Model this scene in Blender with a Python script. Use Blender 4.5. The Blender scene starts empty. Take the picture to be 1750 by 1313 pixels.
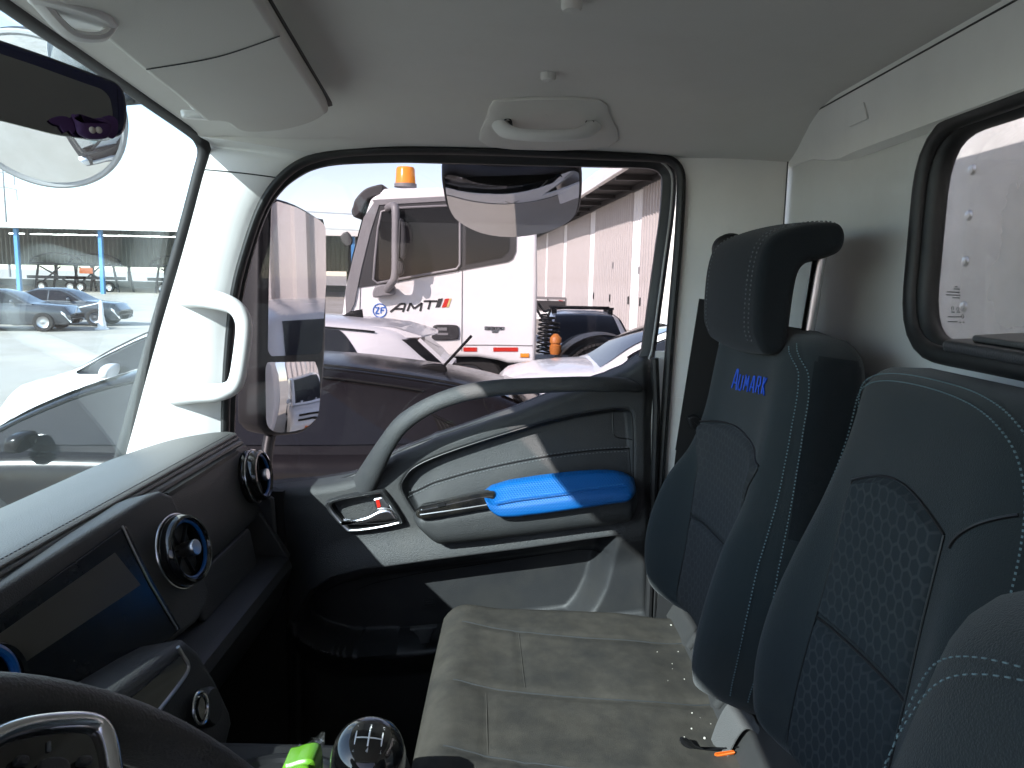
import bpy, bmesh, math, random
from mathutils import Vector, Matrix
rnd = random.Random(7)
V = Vector
R = math.radians
PI = math.pi
# ------------------------------------------------------------------ camera, sky, sun, exposure
EYE = V((0, 0, 2.15)); FPX = 1315.0; CX, CY = 875.0, 656.5
PITCH, ROLL = R(7.8), R(1.2)
FW = V((math.cos(PITCH), 0, -math.sin(PITCH)))
R0 = V((0, -1, 0)); U0 = V((math.sin(PITCH), 0, math.cos(PITCH)))
RT = R0 * math.cos(ROLL) + U0 * math.sin(ROLL)
UP = U0 * math.cos(ROLL) - R0 * math.sin(ROLL)
sc = bpy.context.scene
cd = bpy.data.cameras.new('camera'); cam = bpy.data.objects.new('camera', cd)
sc.collection.objects.link(cam); sc.camera = cam
cam.matrix_world = Matrix(((RT.x, UP.x, -FW.x, EYE.x), (RT.y, UP.y, -FW.y, EYE.y), (RT.z, UP.z, -FW.z, EYE.z), (0, 0, 0, 1)))
cd.sensor_width = 36; cd.lens = 36 * FPX / 1750; cd.clip_start = 0.02; cd.clip_end = 3000
SUN_DIR = V((1.2, -1.0, -0.95)).normalized()          # the way the light travels
world = bpy.data.worlds.new('World'); sc.world = world; world.use_nodes = True
wn = world.node_tree.nodes; wl = world.node_tree.links
sky = wn.new('ShaderNodeTexSky'); sky.sky_type = 'NISHITA'; sky.sun_disc = False
sky.sun_elevation = math.asin(-SUN_DIR.z); sky.sun_rotation = math.atan2(-SUN_DIR.x, -SUN_DIR.y)
sky.air_density = .85; sky.dust_density = .4
wn['Background'].inputs[1].default_value = 0.15
hsv = wn.new('ShaderNodeHueSaturation'); hsv.inputs['Saturation'].default_value = .8
wl.new(sky.outputs[0], hsv.inputs['Color']); wl.new(hsv.outputs[0], wn['Background'].inputs[0])
sl = bpy.data.lights.new('sun', 'SUN'); sl.energy = 3.5; sl.angle = R(0.5); sl.color = (1, .975, .94)
so = bpy.data.objects.new('sun', sl); sc.collection.objects.link(so)
so.rotation_euler = SUN_DIR.to_track_quat('-Z', 'Y').to_euler(); so.location = (-20, 25, 30)
vs = sc.view_settings; vs.view_transform = 'Standard'; vs.look = 'None'; vs.gamma = 1; vs.exposure = 1.88
sc.cycles.use_denoising = True
try: sc.cycles.denoiser = 'OPENIMAGEDENOISE'
except Exception: pass
sc.cycles.max_bounces = 10; sc.cycles.diffuse_bounces = 5; sc.cycles.glossy_bounces = 5
sc.cycles.transparent_max_bounces = 16; sc.cycles.sample_clamp_indirect = 6
sc.cycles.caustics_reflective = False; sc.cycles.caustics_refractive = False

# ------------------------------------------------------------------ placing helpers
def ray(px, py): return FW + RT * ((px - CX) / FPX) + UP * ((CY - py) / FPX)
def onx(px, py, X): d = ray(px, py); return EYE + d * (X / d.x)
def ony(px, py, Y): d = ray(px, py); return EYE + d * (Y / d.y)
def onz(px, py, Z): d = ray(px, py); return EYE + d * ((Z - EYE.z) / d.z)
def onp(px, py, p0, n): d = ray(px, py); return EYE + d * ((p0 - EYE).dot(n) / d.dot(n))
def W(x, y, z): return V((x, y, z + EYE.z))      # a point with its height counted from eye level
def ss(a, b, x):
    t = max(0.0, min(1.0, (x - a) / (b - a))); return t * t * (3 - 2 * t)
def lerp(a, b, t): return a + (b - a) * t
def pw(tab, x):
    if x <= tab[0][0]: return tab[0][1]
    for (a, va), (b, vb) in zip(tab, tab[1:]):
        if x <= b: return va + (vb - va) * (x - a) / (b - a)
    return tab[-1][1]
def pws(tab, x):                                   # smooth (Catmull-Rom in y)
    n = len(tab)
    if x <= tab[0][0]: return tab[0][1]
    if x >= tab[-1][0]: return tab[-1][1]
    for i in range(n - 1):
        if x <= tab[i + 1][0]:
            t = (x - tab[i][0]) / (tab[i + 1][0] - tab[i][0])
            p0 = tab[max(i - 1, 0)][1]; p1 = tab[i][1]; p2 = tab[i + 1][1]; p3 = tab[min(i + 2, n - 1)][1]
            return .5 * (2 * p1 + (p2 - p0) * t + (2 * p0 - 5 * p1 + 4 * p2 - p3) * t * t + (3 * p1 - p0 - 3 * p2 + p3) * t ** 3)
def smc(pts, k=4, closed=True):                    # Catmull-Rom through points
    pts = [V(p) for p in pts]; n = len(pts); out = []
    rng = range(n) if closed else range(n - 1)
    for i in rng:
        if closed: p0, p1, p2, p3 = pts[i - 1], pts[i], pts[(i + 1) % n], pts[(i + 2) % n]
        else: p0, p1, p2, p3 = pts[max(i - 1, 0)], pts[i], pts[i + 1], pts[min(i + 2, n - 1)]
        for j in range(k):
            t = j / k
            out.append(.5 * (2 * p1 + (p2 - p0) * t + (2 * p0 - 5 * p1 + 4 * p2 - p3) * t * t + (3 * p1 - p0 - 3 * p2 + p3) * t ** 3))
    if not closed: out.append(pts[-1])
    return out
def rnd_corners(pts, r, k=5):                      # straight polygon with rounded corners
    pts = [V(p) for p in pts]; n = len(pts); out = []
    for i in range(n):
        a, b, c = pts[i - 1], pts[i], pts[(i + 1) % n]
        ri = r[i] if isinstance(r, (list, tuple)) else r
        d1 = (a - b); d2 = (c - b); l = min(ri, d1.length * .48, d2.length * .48)
        p = b + d1.normalized() * l; q = b + d2.normalized() * l
        for j in range(k + 1):
            t = j / k; out.append(p * (1 - t) ** 2 + b * 2 * t * (1 - t) + q * t * t)
    return out
def resample(pts, n, closed=False):
    pts = [V(p) for p in pts]
    if closed: pts = pts + [pts[0]]
    L = [0]
    for a, b in zip(pts, pts[1:]): L.append(L[-1] + (b - a).length)
    out = []; tot = L[-1]; j = 0
    for i in range(n):
        d = tot * i / (n if closed else n - 1)
        while j < len(L) - 2 and L[j + 1] < d: j += 1
        t = (d - L[j]) / max(1e-9, L[j + 1] - L[j]); out.append(pts[j].lerp(pts[j + 1], min(1, max(0, t))))
    return out

# ------------------------------------------------------------------ mesh helpers
C = sc.collection
class G:
    def __init__(s): s.v = []; s.f = []
    def add(s, vs, fs):
        o = len(s.v); s.v += [tuple(p) for p in vs]; s.f += [tuple(i + o for i in f) for f in fs]; return s
    def grid(s, rows, cu=False, cv=False):
        h, w = len(rows), len(rows[0]); fs = []
        for i in range(h if cv else h - 1):
            for j in range(w if cu else w - 1):
                a = i * w + j; b = i * w + (j + 1) % w; c = ((i + 1) % h) * w + (j + 1) % w; d = ((i + 1) % h) * w + j
                fs.append((a, b, c, d))
        return s.add([p for r in rows for p in r], fs)
    def box(s, c, sx, sy, sz, ax=None):
        ax = ax or (V((1, 0, 0)), V((0, 1, 0)), V((0, 0, 1))); c = V(c)
        vs = [c + ax[0] * (i * sx / 2) + ax[1] * (j * sy / 2) + ax[2] * (k * sz / 2) for i in (-1, 1) for j in (-1, 1) for k in (-1, 1)]
        return s.add(vs, [(0, 1, 3, 2), (4, 6, 7, 5), (0, 4, 5, 1), (2, 3, 7, 6), (0, 2, 6, 4), (1, 5, 7, 3)])
    def bar(s, a, b, w, h=None, up=V((0, 0, 1))):
        a, b = V(a), V(b); h = h or w; d = (b - a); L = d.length; d = d / L
        x = d.cross(up)
        if x.length < 1e-4: x = d.cross(V((1, 0, 0)))
        x.normalize(); y = x.cross(d)
        return s.box((a + b) / 2, L, w, h, (d, x, y))
    def tube(s, pts, r, n=10, closed=False, flat=1.0, up=None, cap=True):
        pts = [V(p) for p in pts]; m = len(pts); rows = []; prev = None
        for i, p in enumerate(pts):
            if closed: t = (pts[(i + 1) % m] - pts[i - 1])
            else: t = pts[min(i + 1, m - 1)] - pts[max(i - 1, 0)]
            t.normalize()
            u = V(up) if up is not None else (prev if prev is not None else (V((0, 0, 1)) if abs(t.z) < .9 else V((1, 0, 0))))
            x = (u - t * u.dot(t)); x.normalize(); prev = x; y = t.cross(x)
            ri = r[i] if isinstance(r, (list, tuple)) else r
            rows.append([p + x * (ri * math.cos(2 * PI * k / n)) + y * (ri * flat * math.sin(2 * PI * k / n)) for k in range(n)])
        o = len(s.v); s.grid(rows, cu=True, cv=closed)
        if not closed and cap: s.f.append(tuple(o + k for k in range(n))[::-1]); s.f.append(tuple(o + (m - 1) * n + k for k in range(n)))
        return s
    def slab(s, pts, n, t, r=0.0, k=4, front_only=False):
        """outline in a plane, front face at the outline plane + n*t, edges rounded by r"""
        pts = [V(p) for p in pts]; n = V(n).normalized(); m = len(pts)
        area = V((0, 0, 0)); c0 = pts[0]
        for a, b in zip(pts, pts[1:]): area += (a - c0).cross(b - c0)
        if area.dot(n) < 0: pts = pts[::-1]
        inw = []
        for i in range(m):
            tg = (pts[(i + 1) % m] - pts[i - 1])
            inw.append(n.cross(tg).normalized())
        rows = []
        if r <= 0: rows = [pts, [p + n * t for p in pts]]
        else:
            if not front_only:
                for j in range(k):
                    a = PI / 2 * j / k; rows.append([p + q * (r * (1 - math.sin(a))) + n * (r * (1 - math.cos(a))) for p, q in zip(pts, inw)])
            else: rows.append(list(pts))
            for j in range(k + 1):
                a = PI / 2 * j / k; rows.append([p + q * (r * (1 - math.cos(a))) + n * (t - r * (1 - math.sin(a))) for p, q in zip(pts, inw)])
        o = len(s.v); s.grid(rows, cu=True)
        s.f.append(tuple(o + i for i in range(m))[::-1]); s.f.append(tuple(o + (len(rows) - 1) * m + i for i in range(m)))
        return s
    def lathe(s, c, ax, prof, n=32, cap=True):
        c = V(c); ax = V(ax).normalized(); x = ax.orthogonal().normalized(); y = ax.cross(x)
        rows = [[c + ax * h + (x * math.cos(2 * PI * k / n) + y * math.sin(2 * PI * k / n)) * rr for k in range(n)] for rr, h in prof]
        o = len(s.v); s.grid(rows, cu=True)
        if cap: s.f.append(tuple(o + k for k in range(n))[::-1]); s.f.append(tuple(o + (len(rows) - 1) * n + k for k in range(n)))
        return s
    def torus(s, c, ax, Rr, r, n=48, m=12, flat=1.0):
        c = V(c); ax = V(ax).normalized(); x = ax.orthogonal().normalized(); y = ax.cross(x); rows = []
        for i in range(n):
            a = 2 * PI * i / n; d = x * math.cos(a) + y * math.sin(a)
            rows.append([c + d * (Rr + r * math.cos(2 * PI * j / m)) + ax * (r * flat * math.sin(2 * PI * j / m)) for j in range(m)])
        return s.grid(rows, cu=True, cv=True)
    def ring(s, A, B):
        return s.grid([A, B], cu=True)
    def build(s, name, mat, parent=None, smooth=True, angle=40, bevel=0.0, weld=True):
        me = bpy.data.meshes.new(name); me.from_pydata(s.v, [], s.f)
        bm = bmesh.new(); bm.from_mesh(me)
        if weld: bmesh.ops.remove_doubles(bm, verts=bm.verts, dist=1e-6)
        bmesh.ops.recalc_face_normals(bm, faces=bm.faces)
        if smooth:
            for f in bm.faces: f.smooth = len(f.verts) < 5
            for e in bm.edges:
                if len(e.link_faces) == 2 and e.calc_face_angle(0) > R(angle): e.smooth = False
        bm.to_mesh(me); bm.free(); me.materials.append(mat)
        o = bpy.data.objects.new(name, me); C.objects.link(o)
        if parent is not None:
            o.parent = parent
            if parent.type == 'EMPTY' and not parent.get('_local'): o.location = -V(parent['_loc'])
        if bevel:
            b = o.modifiers.new('bevel', 'BEVEL'); b.width = bevel; b.segments = 2; b.limit_method = 'ANGLE'; b.angle_limit = R(35)
        return o
def thing(name, label, cat, loc=(0, 0, 0), group=None, local=False, rotz=0):
    o = bpy.data.objects.new(name, None); C.objects.link(o); o.location = loc; o.rotation_euler = (0, 0, rotz)
    o.empty_display_size = .1
    o['label'] = label; o['category'] = cat
    if group: o['group'] = group
    o['_loc'] = tuple(loc)
    if local: o['_local'] = 1
    return o
def tag(o, label=None, cat=None, group=None, kind=None):
    if label: o['label'] = label
    if cat: o['category'] = cat
    if group: o['group'] = group
    if kind: o['kind'] = kind
    return o

# ------------------------------------------------------------------ materials
def newmat(name):
    m = bpy.data.materials.new(name); m.use_nodes = True
    return m, m.node_tree.nodes, m.node_tree.links, m.node_tree.nodes['Principled BSDF']
def mat(name, col, rough=.5, metal=0.0, spec=.5, var=.12, vscale=6.0, bump=0.0, bscale=400.0, dirt=None, dscale=9.0, damt=.5, coat=0.0, sheen=0.0, coord='Object'):
    m, N, L, b = newmat(name)
    b.inputs['Roughness'].default_value = rough; b.inputs['Metallic'].default_value = metal
    b.inputs['Specular IOR Level'].default_value = spec
    if coat: b.inputs['Coat Weight'].default_value = coat; b.inputs['Coat Roughness'].default_value = .05
    if sheen: b.inputs['Sheen Weight'].default_value = sheen
    tc = N.new('ShaderNodeTexCoord')
    nz = N.new('ShaderNodeTexNoise'); nz.inputs['Scale'].default_value = vscale; nz.inputs['Detail'].default_value = 6
    L.new(tc.outputs[coord], nz.inputs['Vector'])
    mx = N.new('ShaderNodeMix'); mx.data_type = 'RGBA'
    mx.inputs[6].default_value = (*[c * (1 - var) for c in col], 1); mx.inputs[7].default_value = (*[min(1, c * (1 + var)) for c in col], 1)
    L.new(nz.outputs[0], mx.inputs[0]); out = mx.outputs[2]
    if dirt:
        n2 = N.new('ShaderNodeTexNoise'); n2.inputs['Scale'].default_value = dscale; n2.inputs['Detail'].default_value = 9; n2.inputs['Roughness'].default_value = .65
        L.new(tc.outputs[coord], n2.inputs['Vector'])
        rp = N.new('ShaderNodeMapRange'); rp.inputs[1].default_value = .42; rp.inputs[2].default_value = .72; rp.inputs[3].default_value = 0; rp.inputs[4].default_value = damt
        L.new(n2.outputs[0], rp.inputs[0])
        m2 = N.new('ShaderNodeMix'); m2.data_type = 'RGBA'; m2.inputs[7].default_value = (*dirt, 1)
        L.new(rp.outputs[0], m2.inputs[0]); L.new(out, m2.inputs[6]); out = m2.outputs[2]
    L.new(out, b.inputs['Base Color'])
    if rough > .15 and not metal:
        rr = N.new('ShaderNodeMapRange'); rr.inputs[3].default_value = max(.05, rough - .07); rr.inputs[4].default_value = min(1, rough + .07)
        L.new(nz.outputs[0], rr.inputs[0]); L.new(rr.outputs[0], b.inputs['Roughness'])
    if bump:
        n3 = N.new('ShaderNodeTexNoise'); n3.inputs['Scale'].default_value = bscale; n3.inputs['Detail'].default_value = 3
        L.new(tc.outputs[coord], n3.inputs['Vector'])
        bp = N.new('ShaderNodeBump'); bp.inputs['Strength'].default_value = bump; bp.inputs['Distance'].default_value = .002
        L.new(n3.outputs[0], bp.inputs['Height']); L.new(bp.outputs[0], b.inputs['Normal'])
    return m
def glass(name, tint, refl=1.0, dirt=0.0, dirtcol=(.7, .7, .68), dscale=7):
    m = bpy.data.materials.new(name); m.use_nodes = True; N = m.node_tree.nodes; L = m.node_tree.links
    N.clear(); out = N.new('ShaderNodeOutputMaterial')
    tr = N.new('ShaderNodeBsdfTransparent'); tr.inputs[0].default_value = (*tint, 1)
    gl = N.new('ShaderNodeBsdfGlossy'); gl.inputs['Roughness'].default_value = .01; gl.inputs[0].default_value = (refl, refl, refl, 1)
    lw = N.new('ShaderNodeLayerWeight'); lw.inputs[0].default_value = .5
    pwn = N.new('ShaderNodeMath'); pwn.operation = 'POWER'; L.new(lw.outputs['Facing'], pwn.inputs[0]); pwn.inputs[1].default_value = 5
    ma = N.new('ShaderNodeMath'); ma.operation = 'MULTIPLY_ADD'; L.new(pwn.outputs[0], ma.inputs[0]); ma.inputs[1].default_value = .9; ma.inputs[2].default_value = .04
    mx = N.new('ShaderNodeMixShader'); L.new(ma.outputs[0], mx.inputs[0]); L.new(tr.outputs[0], mx.inputs[1]); L.new(gl.outputs[0], mx.inputs[2])
    last = mx.outputs[0]
    if dirt:
        tc = N.new('ShaderNodeTexCoord'); nz = N.new('ShaderNodeTexNoise'); nz.inputs['Scale'].default_value = dscale; nz.inputs['Detail'].default_value = 8
        L.new(tc.outputs['Object'], nz.inputs['Vector'])
        rp = N.new('ShaderNodeMapRange'); rp.inputs[1].default_value = .3; rp.inputs[2].default_value = .8; rp.inputs[3].default_value = dirt * .4; rp.inputs[4].default_value = dirt * 1.6
        L.new(nz.outputs[0], rp.inputs[0])
        df = N.new('ShaderNodeBsdfDiffuse'); df.inputs[0].default_value = (*dirtcol, 1)
        m2 = N.new('ShaderNodeMixShader'); L.new(rp.outputs[0], m2.inputs[0]); L.new(last, m2.inputs[1]); L.new(df.outputs[0], m2.inputs[2]); last = m2.outputs[0]
    L.new(last, out.inputs[0]); return m
def mirror_mat(name, col=(.85, .86, .86)):
    m, N, L, b = newmat(name); b.inputs['Base Color'].default_value = (*col, 1); b.inputs['Metallic'].default_value = 1; b.inputs['Roughness'].default_value = .015
    return m
def emit(name, col, s):
    m, N, L, b = newmat(name); b.inputs['Base Color'].default_value = (*col, 1); b.inputs['Emission Color'].default_value = (*col, 1); b.inputs['Emission Strength'].default_value = s
    return m
def hexfabric(name, base, line, scale, bump=.5):
    m, N, L, b = newmat(name); b.inputs['Roughness'].default_value = .9; b.inputs['Specular IOR Level'].default_value = .2
    tc = N.new('ShaderNodeTexCoord'); 
    def vm(op, a=None, bb=None, va=None, vb=None):
        n = N.new('ShaderNodeVectorMath'); n.operation = op
        if a is not None: L.new(a, n.inputs[0])
        if va is not None: n.inputs[0].default_value = va
        if bb is not None: L.new(bb, n.inputs[1])
        if vb is not None: n.inputs[1].default_value = vb
        return n
    def mm(op, a, bb=None, vb=None):
        n = N.new('ShaderNodeMath'); n.operation = op; L.new(a, n.inputs[0])
        if bb is not None: L.new(bb, n.inputs[1])
        if vb is not None: n.inputs[1].default_value = vb
        return n.outputs[0]
    p = vm('SCALE', tc.outputs['UV']); p.inputs['Scale'].default_value = scale
    S3 = 1.7320508; rr = (1, S3, 1); hh = (.5, S3 / 2, 0)
    def cell(off):
        q = vm('ADD', p.outputs[0], vb=off); w = vm('WRAP', q.outputs[0]); w.inputs[1].default_value = (1, S3, 1); w.inputs[2].default_value = (0, 0, 0)
        a = vm('SUBTRACT', w.outputs[0], vb=hh); z = vm('MULTIPLY', a.outputs[0], vb=(1, 1, 0)); return z
    a = cell((0, 0, 0)); c = cell(hh)
    la = vm('LENGTH', a.outputs[0]).outputs['Value']; lc = vm('LENGTH', c.outputs[0]).outputs['Value']
    sel = mm('LESS_THAN', la, lc)
    mv = N.new('ShaderNodeMix'); mv.data_type = 'VECTOR'; L.new(sel, mv.inputs[0]); L.new(c.outputs[0], mv.inputs[4]); L.new(a.outputs[0], mv.inputs[5])
    ab = vm('ABSOLUTE', mv.outputs[1]); d2 = vm('DOT_PRODUCT', ab.outputs[0], vb=(.5, S3 / 2, 0)).outputs['Value']
    sx = N.new('ShaderNodeSeparateXYZ'); L.new(ab.outputs[0], sx.inputs[0])
    hd = mm('MAXIMUM', sx.outputs[0], d2)
    mr = N.new('ShaderNodeMapRange'); mr.interpolation_type = 'SMOOTHSTEP'; mr.inputs[1].default_value = .36; mr.inputs[2].default_value = .46
    L.new(hd, mr.inputs[0])
    nz = N.new('ShaderNodeTexNoise'); nz.inputs['Scale'].default_value = 9; nz.inputs['Detail'].default_value = 8; L.new(tc.outputs['Object'], nz.inputs['Vector'])
    fa = mm('MULTIPLY', mr.outputs[0], nz.outputs[0])
    mx = N.new('ShaderNodeMix'); mx.data_type = 'RGBA'; mx.inputs[6].default_value = (*base, 1); mx.inputs[7].default_value = (*line, 1)
    L.new(fa, mx.inputs[0]); L.new(mx.outputs[2], b.inputs['Base Color'])
    wv = N.new('ShaderNodeTexNoise'); wv.inputs['Scale'].default_value = 900; L.new(tc.outputs['Object'], wv.inputs['Vector'])
    ad = mm('ADD', mm('MULTIPLY', mr.outputs[0], vb=1.2), wv.outputs[0])
    bp = N.new('ShaderNodeBump'); bp.inputs['Strength'].default_value = bump; bp.inputs['Distance'].default_value = .0015
    L.new(ad, bp.inputs['Height']); L.new(bp.outputs[0], b.inputs['Normal'])
    return m
M = dict(
    liner=mat('headliner_cloth', (.68, .665, .635), .95, var=.05, bump=.25, bscale=900, spec=.2, dirt=(.55, .53, .49), dscale=6, damt=.35),
    trim=mat('pale_trim_plastic', (.74, .735, .72), .6, var=.04, bump=.15, bscale=700, dirt=(.5, .49, .46), dscale=4, damt=.3),
    rearw=mat('rear_wall_plastic', (.58, .58, .565), .65, var=.05, bump=.2, bscale=600, dirt=(.42, .40, .37), dscale=5, damt=.35),
    white=mat('white_paint', (.80, .80, .79), .3, var=.02, coat=.3),
    rubber=mat('black_rubber', (.012, .012, .013), .55, var=.2, dirt=(.05, .047, .04), dscale=20, damt=.25),
    strip=mat('grey_rim_and_reflection', (.35, .35, .35), .4, var=.1),
    char=mat('charcoal_plastic', (.040, .042, .044), .5, var=.08, bump=.6, bscale=650, dirt=(.12, .11, .09), dscale=9, damt=.22),
    soft=mat('charcoal_leatherette', (.030, .032, .034), .5, var=.1, bump=.5, bscale=700, dirt=(.08, .075, .065), dscale=11, damt=.2),
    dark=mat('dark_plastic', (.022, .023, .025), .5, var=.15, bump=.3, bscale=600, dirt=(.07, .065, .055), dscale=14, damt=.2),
    gloss=mat('gloss_black', (.008, .008, .009), .08, var=.1, coat=.6, dirt=(.07, .06, .04), dscale=25, damt=.35),
    black=mat('black_plastic', (.008, .008, .009), .45, var=.2),
    dash=mat('dash_top_vinyl', (.105, .105, .10), .42, var=.07, bump=.5, bscale=600, dirt=(.16, .155, .14), dscale=6, damt=.35),
    chrome=mat('satin_chrome', (.62, .62, .63), .22, metal=1, var=.05),
    steel=mat('brushed_steel', (.55, .55, .56), .3, metal=1, var=.08),
    fabric=mat('seat_cloth', (.021, .029, .032), .92, var=.12, vscale=14, bump=.5, bscale=1100, spec=.15, sheen=.15, dirt=(.05, .05, .045), dscale=5, damt=.3),
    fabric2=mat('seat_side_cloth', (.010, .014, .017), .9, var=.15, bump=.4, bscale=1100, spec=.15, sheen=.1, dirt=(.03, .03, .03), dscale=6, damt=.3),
    hexf=hexfabric('hex_seat_cloth', (.025, .031, .034), (.054, .060, .062), 66, .22),
    hexg=hexfabric('worn_hex_seat_cloth', (.038, .041, .043), (.056, .059, .061), 66, .15),
    thread=mat('teal_thread', (.13, .20, .22), .8, var=.15),
    threadg=mat('grey_thread', (.13, .14, .145), .8, var=.15),
    threadd=mat('dark_thread', (.03, .032, .034), .7, var=.15),
    blue=mat('blue_leatherette', (.001, .115, .37), .45, var=.05, bump=.45, bscale=900),
    bluew=None, bluest=mat('pale_blue_thread', (.05, .22, .50), .6),
    bluep=mat('blue_plastic', (.004, .10, .36), .3, var=.1),
    bluet=mat('blue_thread', (.01, .09, .62), .6, var=.1),
    belt=mat('belt_webbing', (.085, .084, .083), .6, var=.06, bump=.6, bscale=900),
    beltd=mat('black_webbing', (.012, .012, .013), .7, var=.1),
    red=mat('red_plastic', (.55, .02, .01), .4, var=.1),
    orange=mat('orange_plastic', (.80, .16, .02), .35, var=.05),
    amber=mat('amber_lens', (.85, .30, .03), .2, var=.05),
    green=mat('lime_plastic', (.11, .30, .015), .25, var=.1),
    grey=mat('grey_felt', (.034, .034, .034), .8, var=.1, bump=.4, bscale=800, dirt=(.06, .058, .052), dscale=12, damt=.3),
    crumb=mat('pale_crumb', (.6, .57, .5), .8),
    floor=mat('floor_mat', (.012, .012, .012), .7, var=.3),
    purple=mat('purple_figure', (.05, .018, .09), .8, var=.3),
    eye=mat('pale_eye', (.5, .48, .42), .5),
    dusty=mat('dusty_seat_cloth', (.070, .064, .055), .95, var=.35, vscale=40, bump=.5, bscale=1400, spec=.1, dirt=(.028, .029, .030), dscale=13, damt=.7),
    boxw=mat('white_box_panel', (.80, .785, .775), .45, var=.03, dirt=(.6, .5, .46), dscale=2, damt=.3),
    screen=mat('screen_glass', (.010, .012, .014), .22, var=.1, spec=.4, dirt=(.06, .055, .045), dscale=12, damt=.3),
    display=mat('display_reflection_brown', (.10, .092, .076), .32, var=.15, spec=.35, dirt=(.07, .06, .05), dscale=9, damt=.4),  # brown base stands in for cabin reflections on the black screen
    wrim=mat('wheel_leather', (.030, .030, .030), .5, var=.12, bump=.5, bscale=600, dirt=(.07, .065, .055), dscale=14, damt=.3),
    trim2=mat('visor_vinyl', (.60, .59, .55), .7, var=.03, bump=.15, bscale=700, dirt=(.5, .48, .44), dscale=4, damt=.2),
    wrap=glass('clear_wrapper', (.9, .9, .9), 1, dirt=.02),
    mhouse=mat('mirror_housing', (.010, .012, .045), .25, var=.1),
    mirror=mirror_mat('mirror_glass'),
    dmirror=mirror_mat('dim_mirror_glass', (.24, .24, .235)),
    gl_side=glass('tinted_side_glass', (.63, .595, .61), .35, dirt=.003, dirtcol=(.62, .58, .58), dscale=5),
    gl_wind=glass('windscreen_glass', (.86, .93, .95), 1, dirt=.05, dirtcol=(.72, .76, .75), dscale=6),
    gl_rear=glass('rear_glass', (.86, .84, .84), 1, dirt=.28, dirtcol=(.62, .58, .56), dscale=5),
)

def weave(name, col, scale=520, rough=.42):
    m, N, L, b = newmat(name); b.inputs['Base Color'].default_value = (*col, 1); b.inputs['Roughness'].default_value = rough
    tc = N.new('ShaderNodeTexCoord'); mp_ = N.new('ShaderNodeMapping'); mp_.inputs['Rotation'].default_value = (R(45), 0, 0); L.new(tc.outputs['Object'], mp_.inputs[0])
    hs_ = []
    for ax in ('Y', 'Z'):
        w = N.new('ShaderNodeTexWave'); w.bands_direction = ax; w.inputs['Scale'].default_value = scale / 6.28; w.inputs['Distortion'].default_value = .3; L.new(mp_.outputs[0], w.inputs['Vector']); hs_.append(w)
    mu = N.new('ShaderNodeMath'); mu.operation = 'MULTIPLY'; L.new(hs_[0].outputs['Fac'], mu.inputs[0]); L.new(hs_[1].outputs['Fac'], mu.inputs[1])
    bp = N.new('ShaderNodeBump'); bp.inputs['Strength'].default_value = .5; bp.inputs['Distance'].default_value = .0012; L.new(mu.outputs[0], bp.inputs['Height']); L.new(bp.outputs[0], b.inputs['Normal'])
    nz = N.new('ShaderNodeTexNoise'); nz.inputs['Scale'].default_value = 25; L.new(tc.outputs['Object'], nz.inputs['Vector'])
    mr = N.new('ShaderNodeMapRange'); mr.inputs[3].default_value = rough - .1; mr.inputs[4].default_value = rough + .15; L.new(nz.outputs[0], mr.inputs[0]); L.new(mr.outputs[0], b.inputs['Roughness'])
    return m
M['bluew'] = weave('blue_woven_vinyl', (.001, .105, .36))
# ================================================================== ground
XD = 1.38                                   # passenger door trim plane
g = G().grid([[V((x, y, 0)) for y in (-400, -60, -20, 0, 20, 60, 400, 1500)] for x in (-400, -60, -20, 0, 20, 60, 200, 1500)])
m_ground = mat('pale_yard_ground', (.40, .37, .32), .9, var=.18, vscale=.25, bump=.2, bscale=3, dirt=(.24, .21, .16), dscale=.35, damt=.7)
o = g.build('ground', m_ground); o['kind'] = 'structure'

# ================================================================== truck cab shell
cab = thing('truck_cab', 'pale grey interior shell of the truck cab with headliner, pillars and rear wall', 'truck cab', (.57, 0, 1.05))
# --- outlines on the door side
AP = [(386, 800), (387, 700), (392, 600), (403, 500), (424, 420), (450, 350), (482, 305), (520, 278), (570, 264), (640, 258), (760, 257),
      (900, 261), (1040, 267), (1120, 270), (1146, 276), (1161, 294), (1163, 330), (1158, 420), (1146, 560), (1136, 700), (1126, 850), (1118, 1000), (1110, 1160)]
GL = [(404, 850), (404, 700), (408, 600), (416, 512), (437, 423), (460, 361), (483, 327), (508, 306), (540, 290), (586, 282), (677, 279), (740, 280),
      (931, 285), (1067, 288), (1110, 290), (1126, 298), (1130, 314), (1126, 370), (1117, 436), (1098, 575), (1093, 602), (1080, 626), (1058, 642),
      (982, 669), (877, 708), (740, 754), (674, 781), (600, 818), (480, 850)]
APc = smc([onx(a, b, 1.392) for a, b in AP], 4, False)
# --- headliner
def zroof(x, y):
    z = .285 - .010 * ss(-.1, -.48, y) * 1.6
    z -= .062 * ss(1.12, 1.40, x) ** 1.4
    z -= .030 * ss(.30, .56, y)
    return z
# roof skin outside
G().box(W(.57, -.06, .325), 1.92, .98, .03).build('roof_skin', M['white'], cab, bevel=.012)
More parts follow.
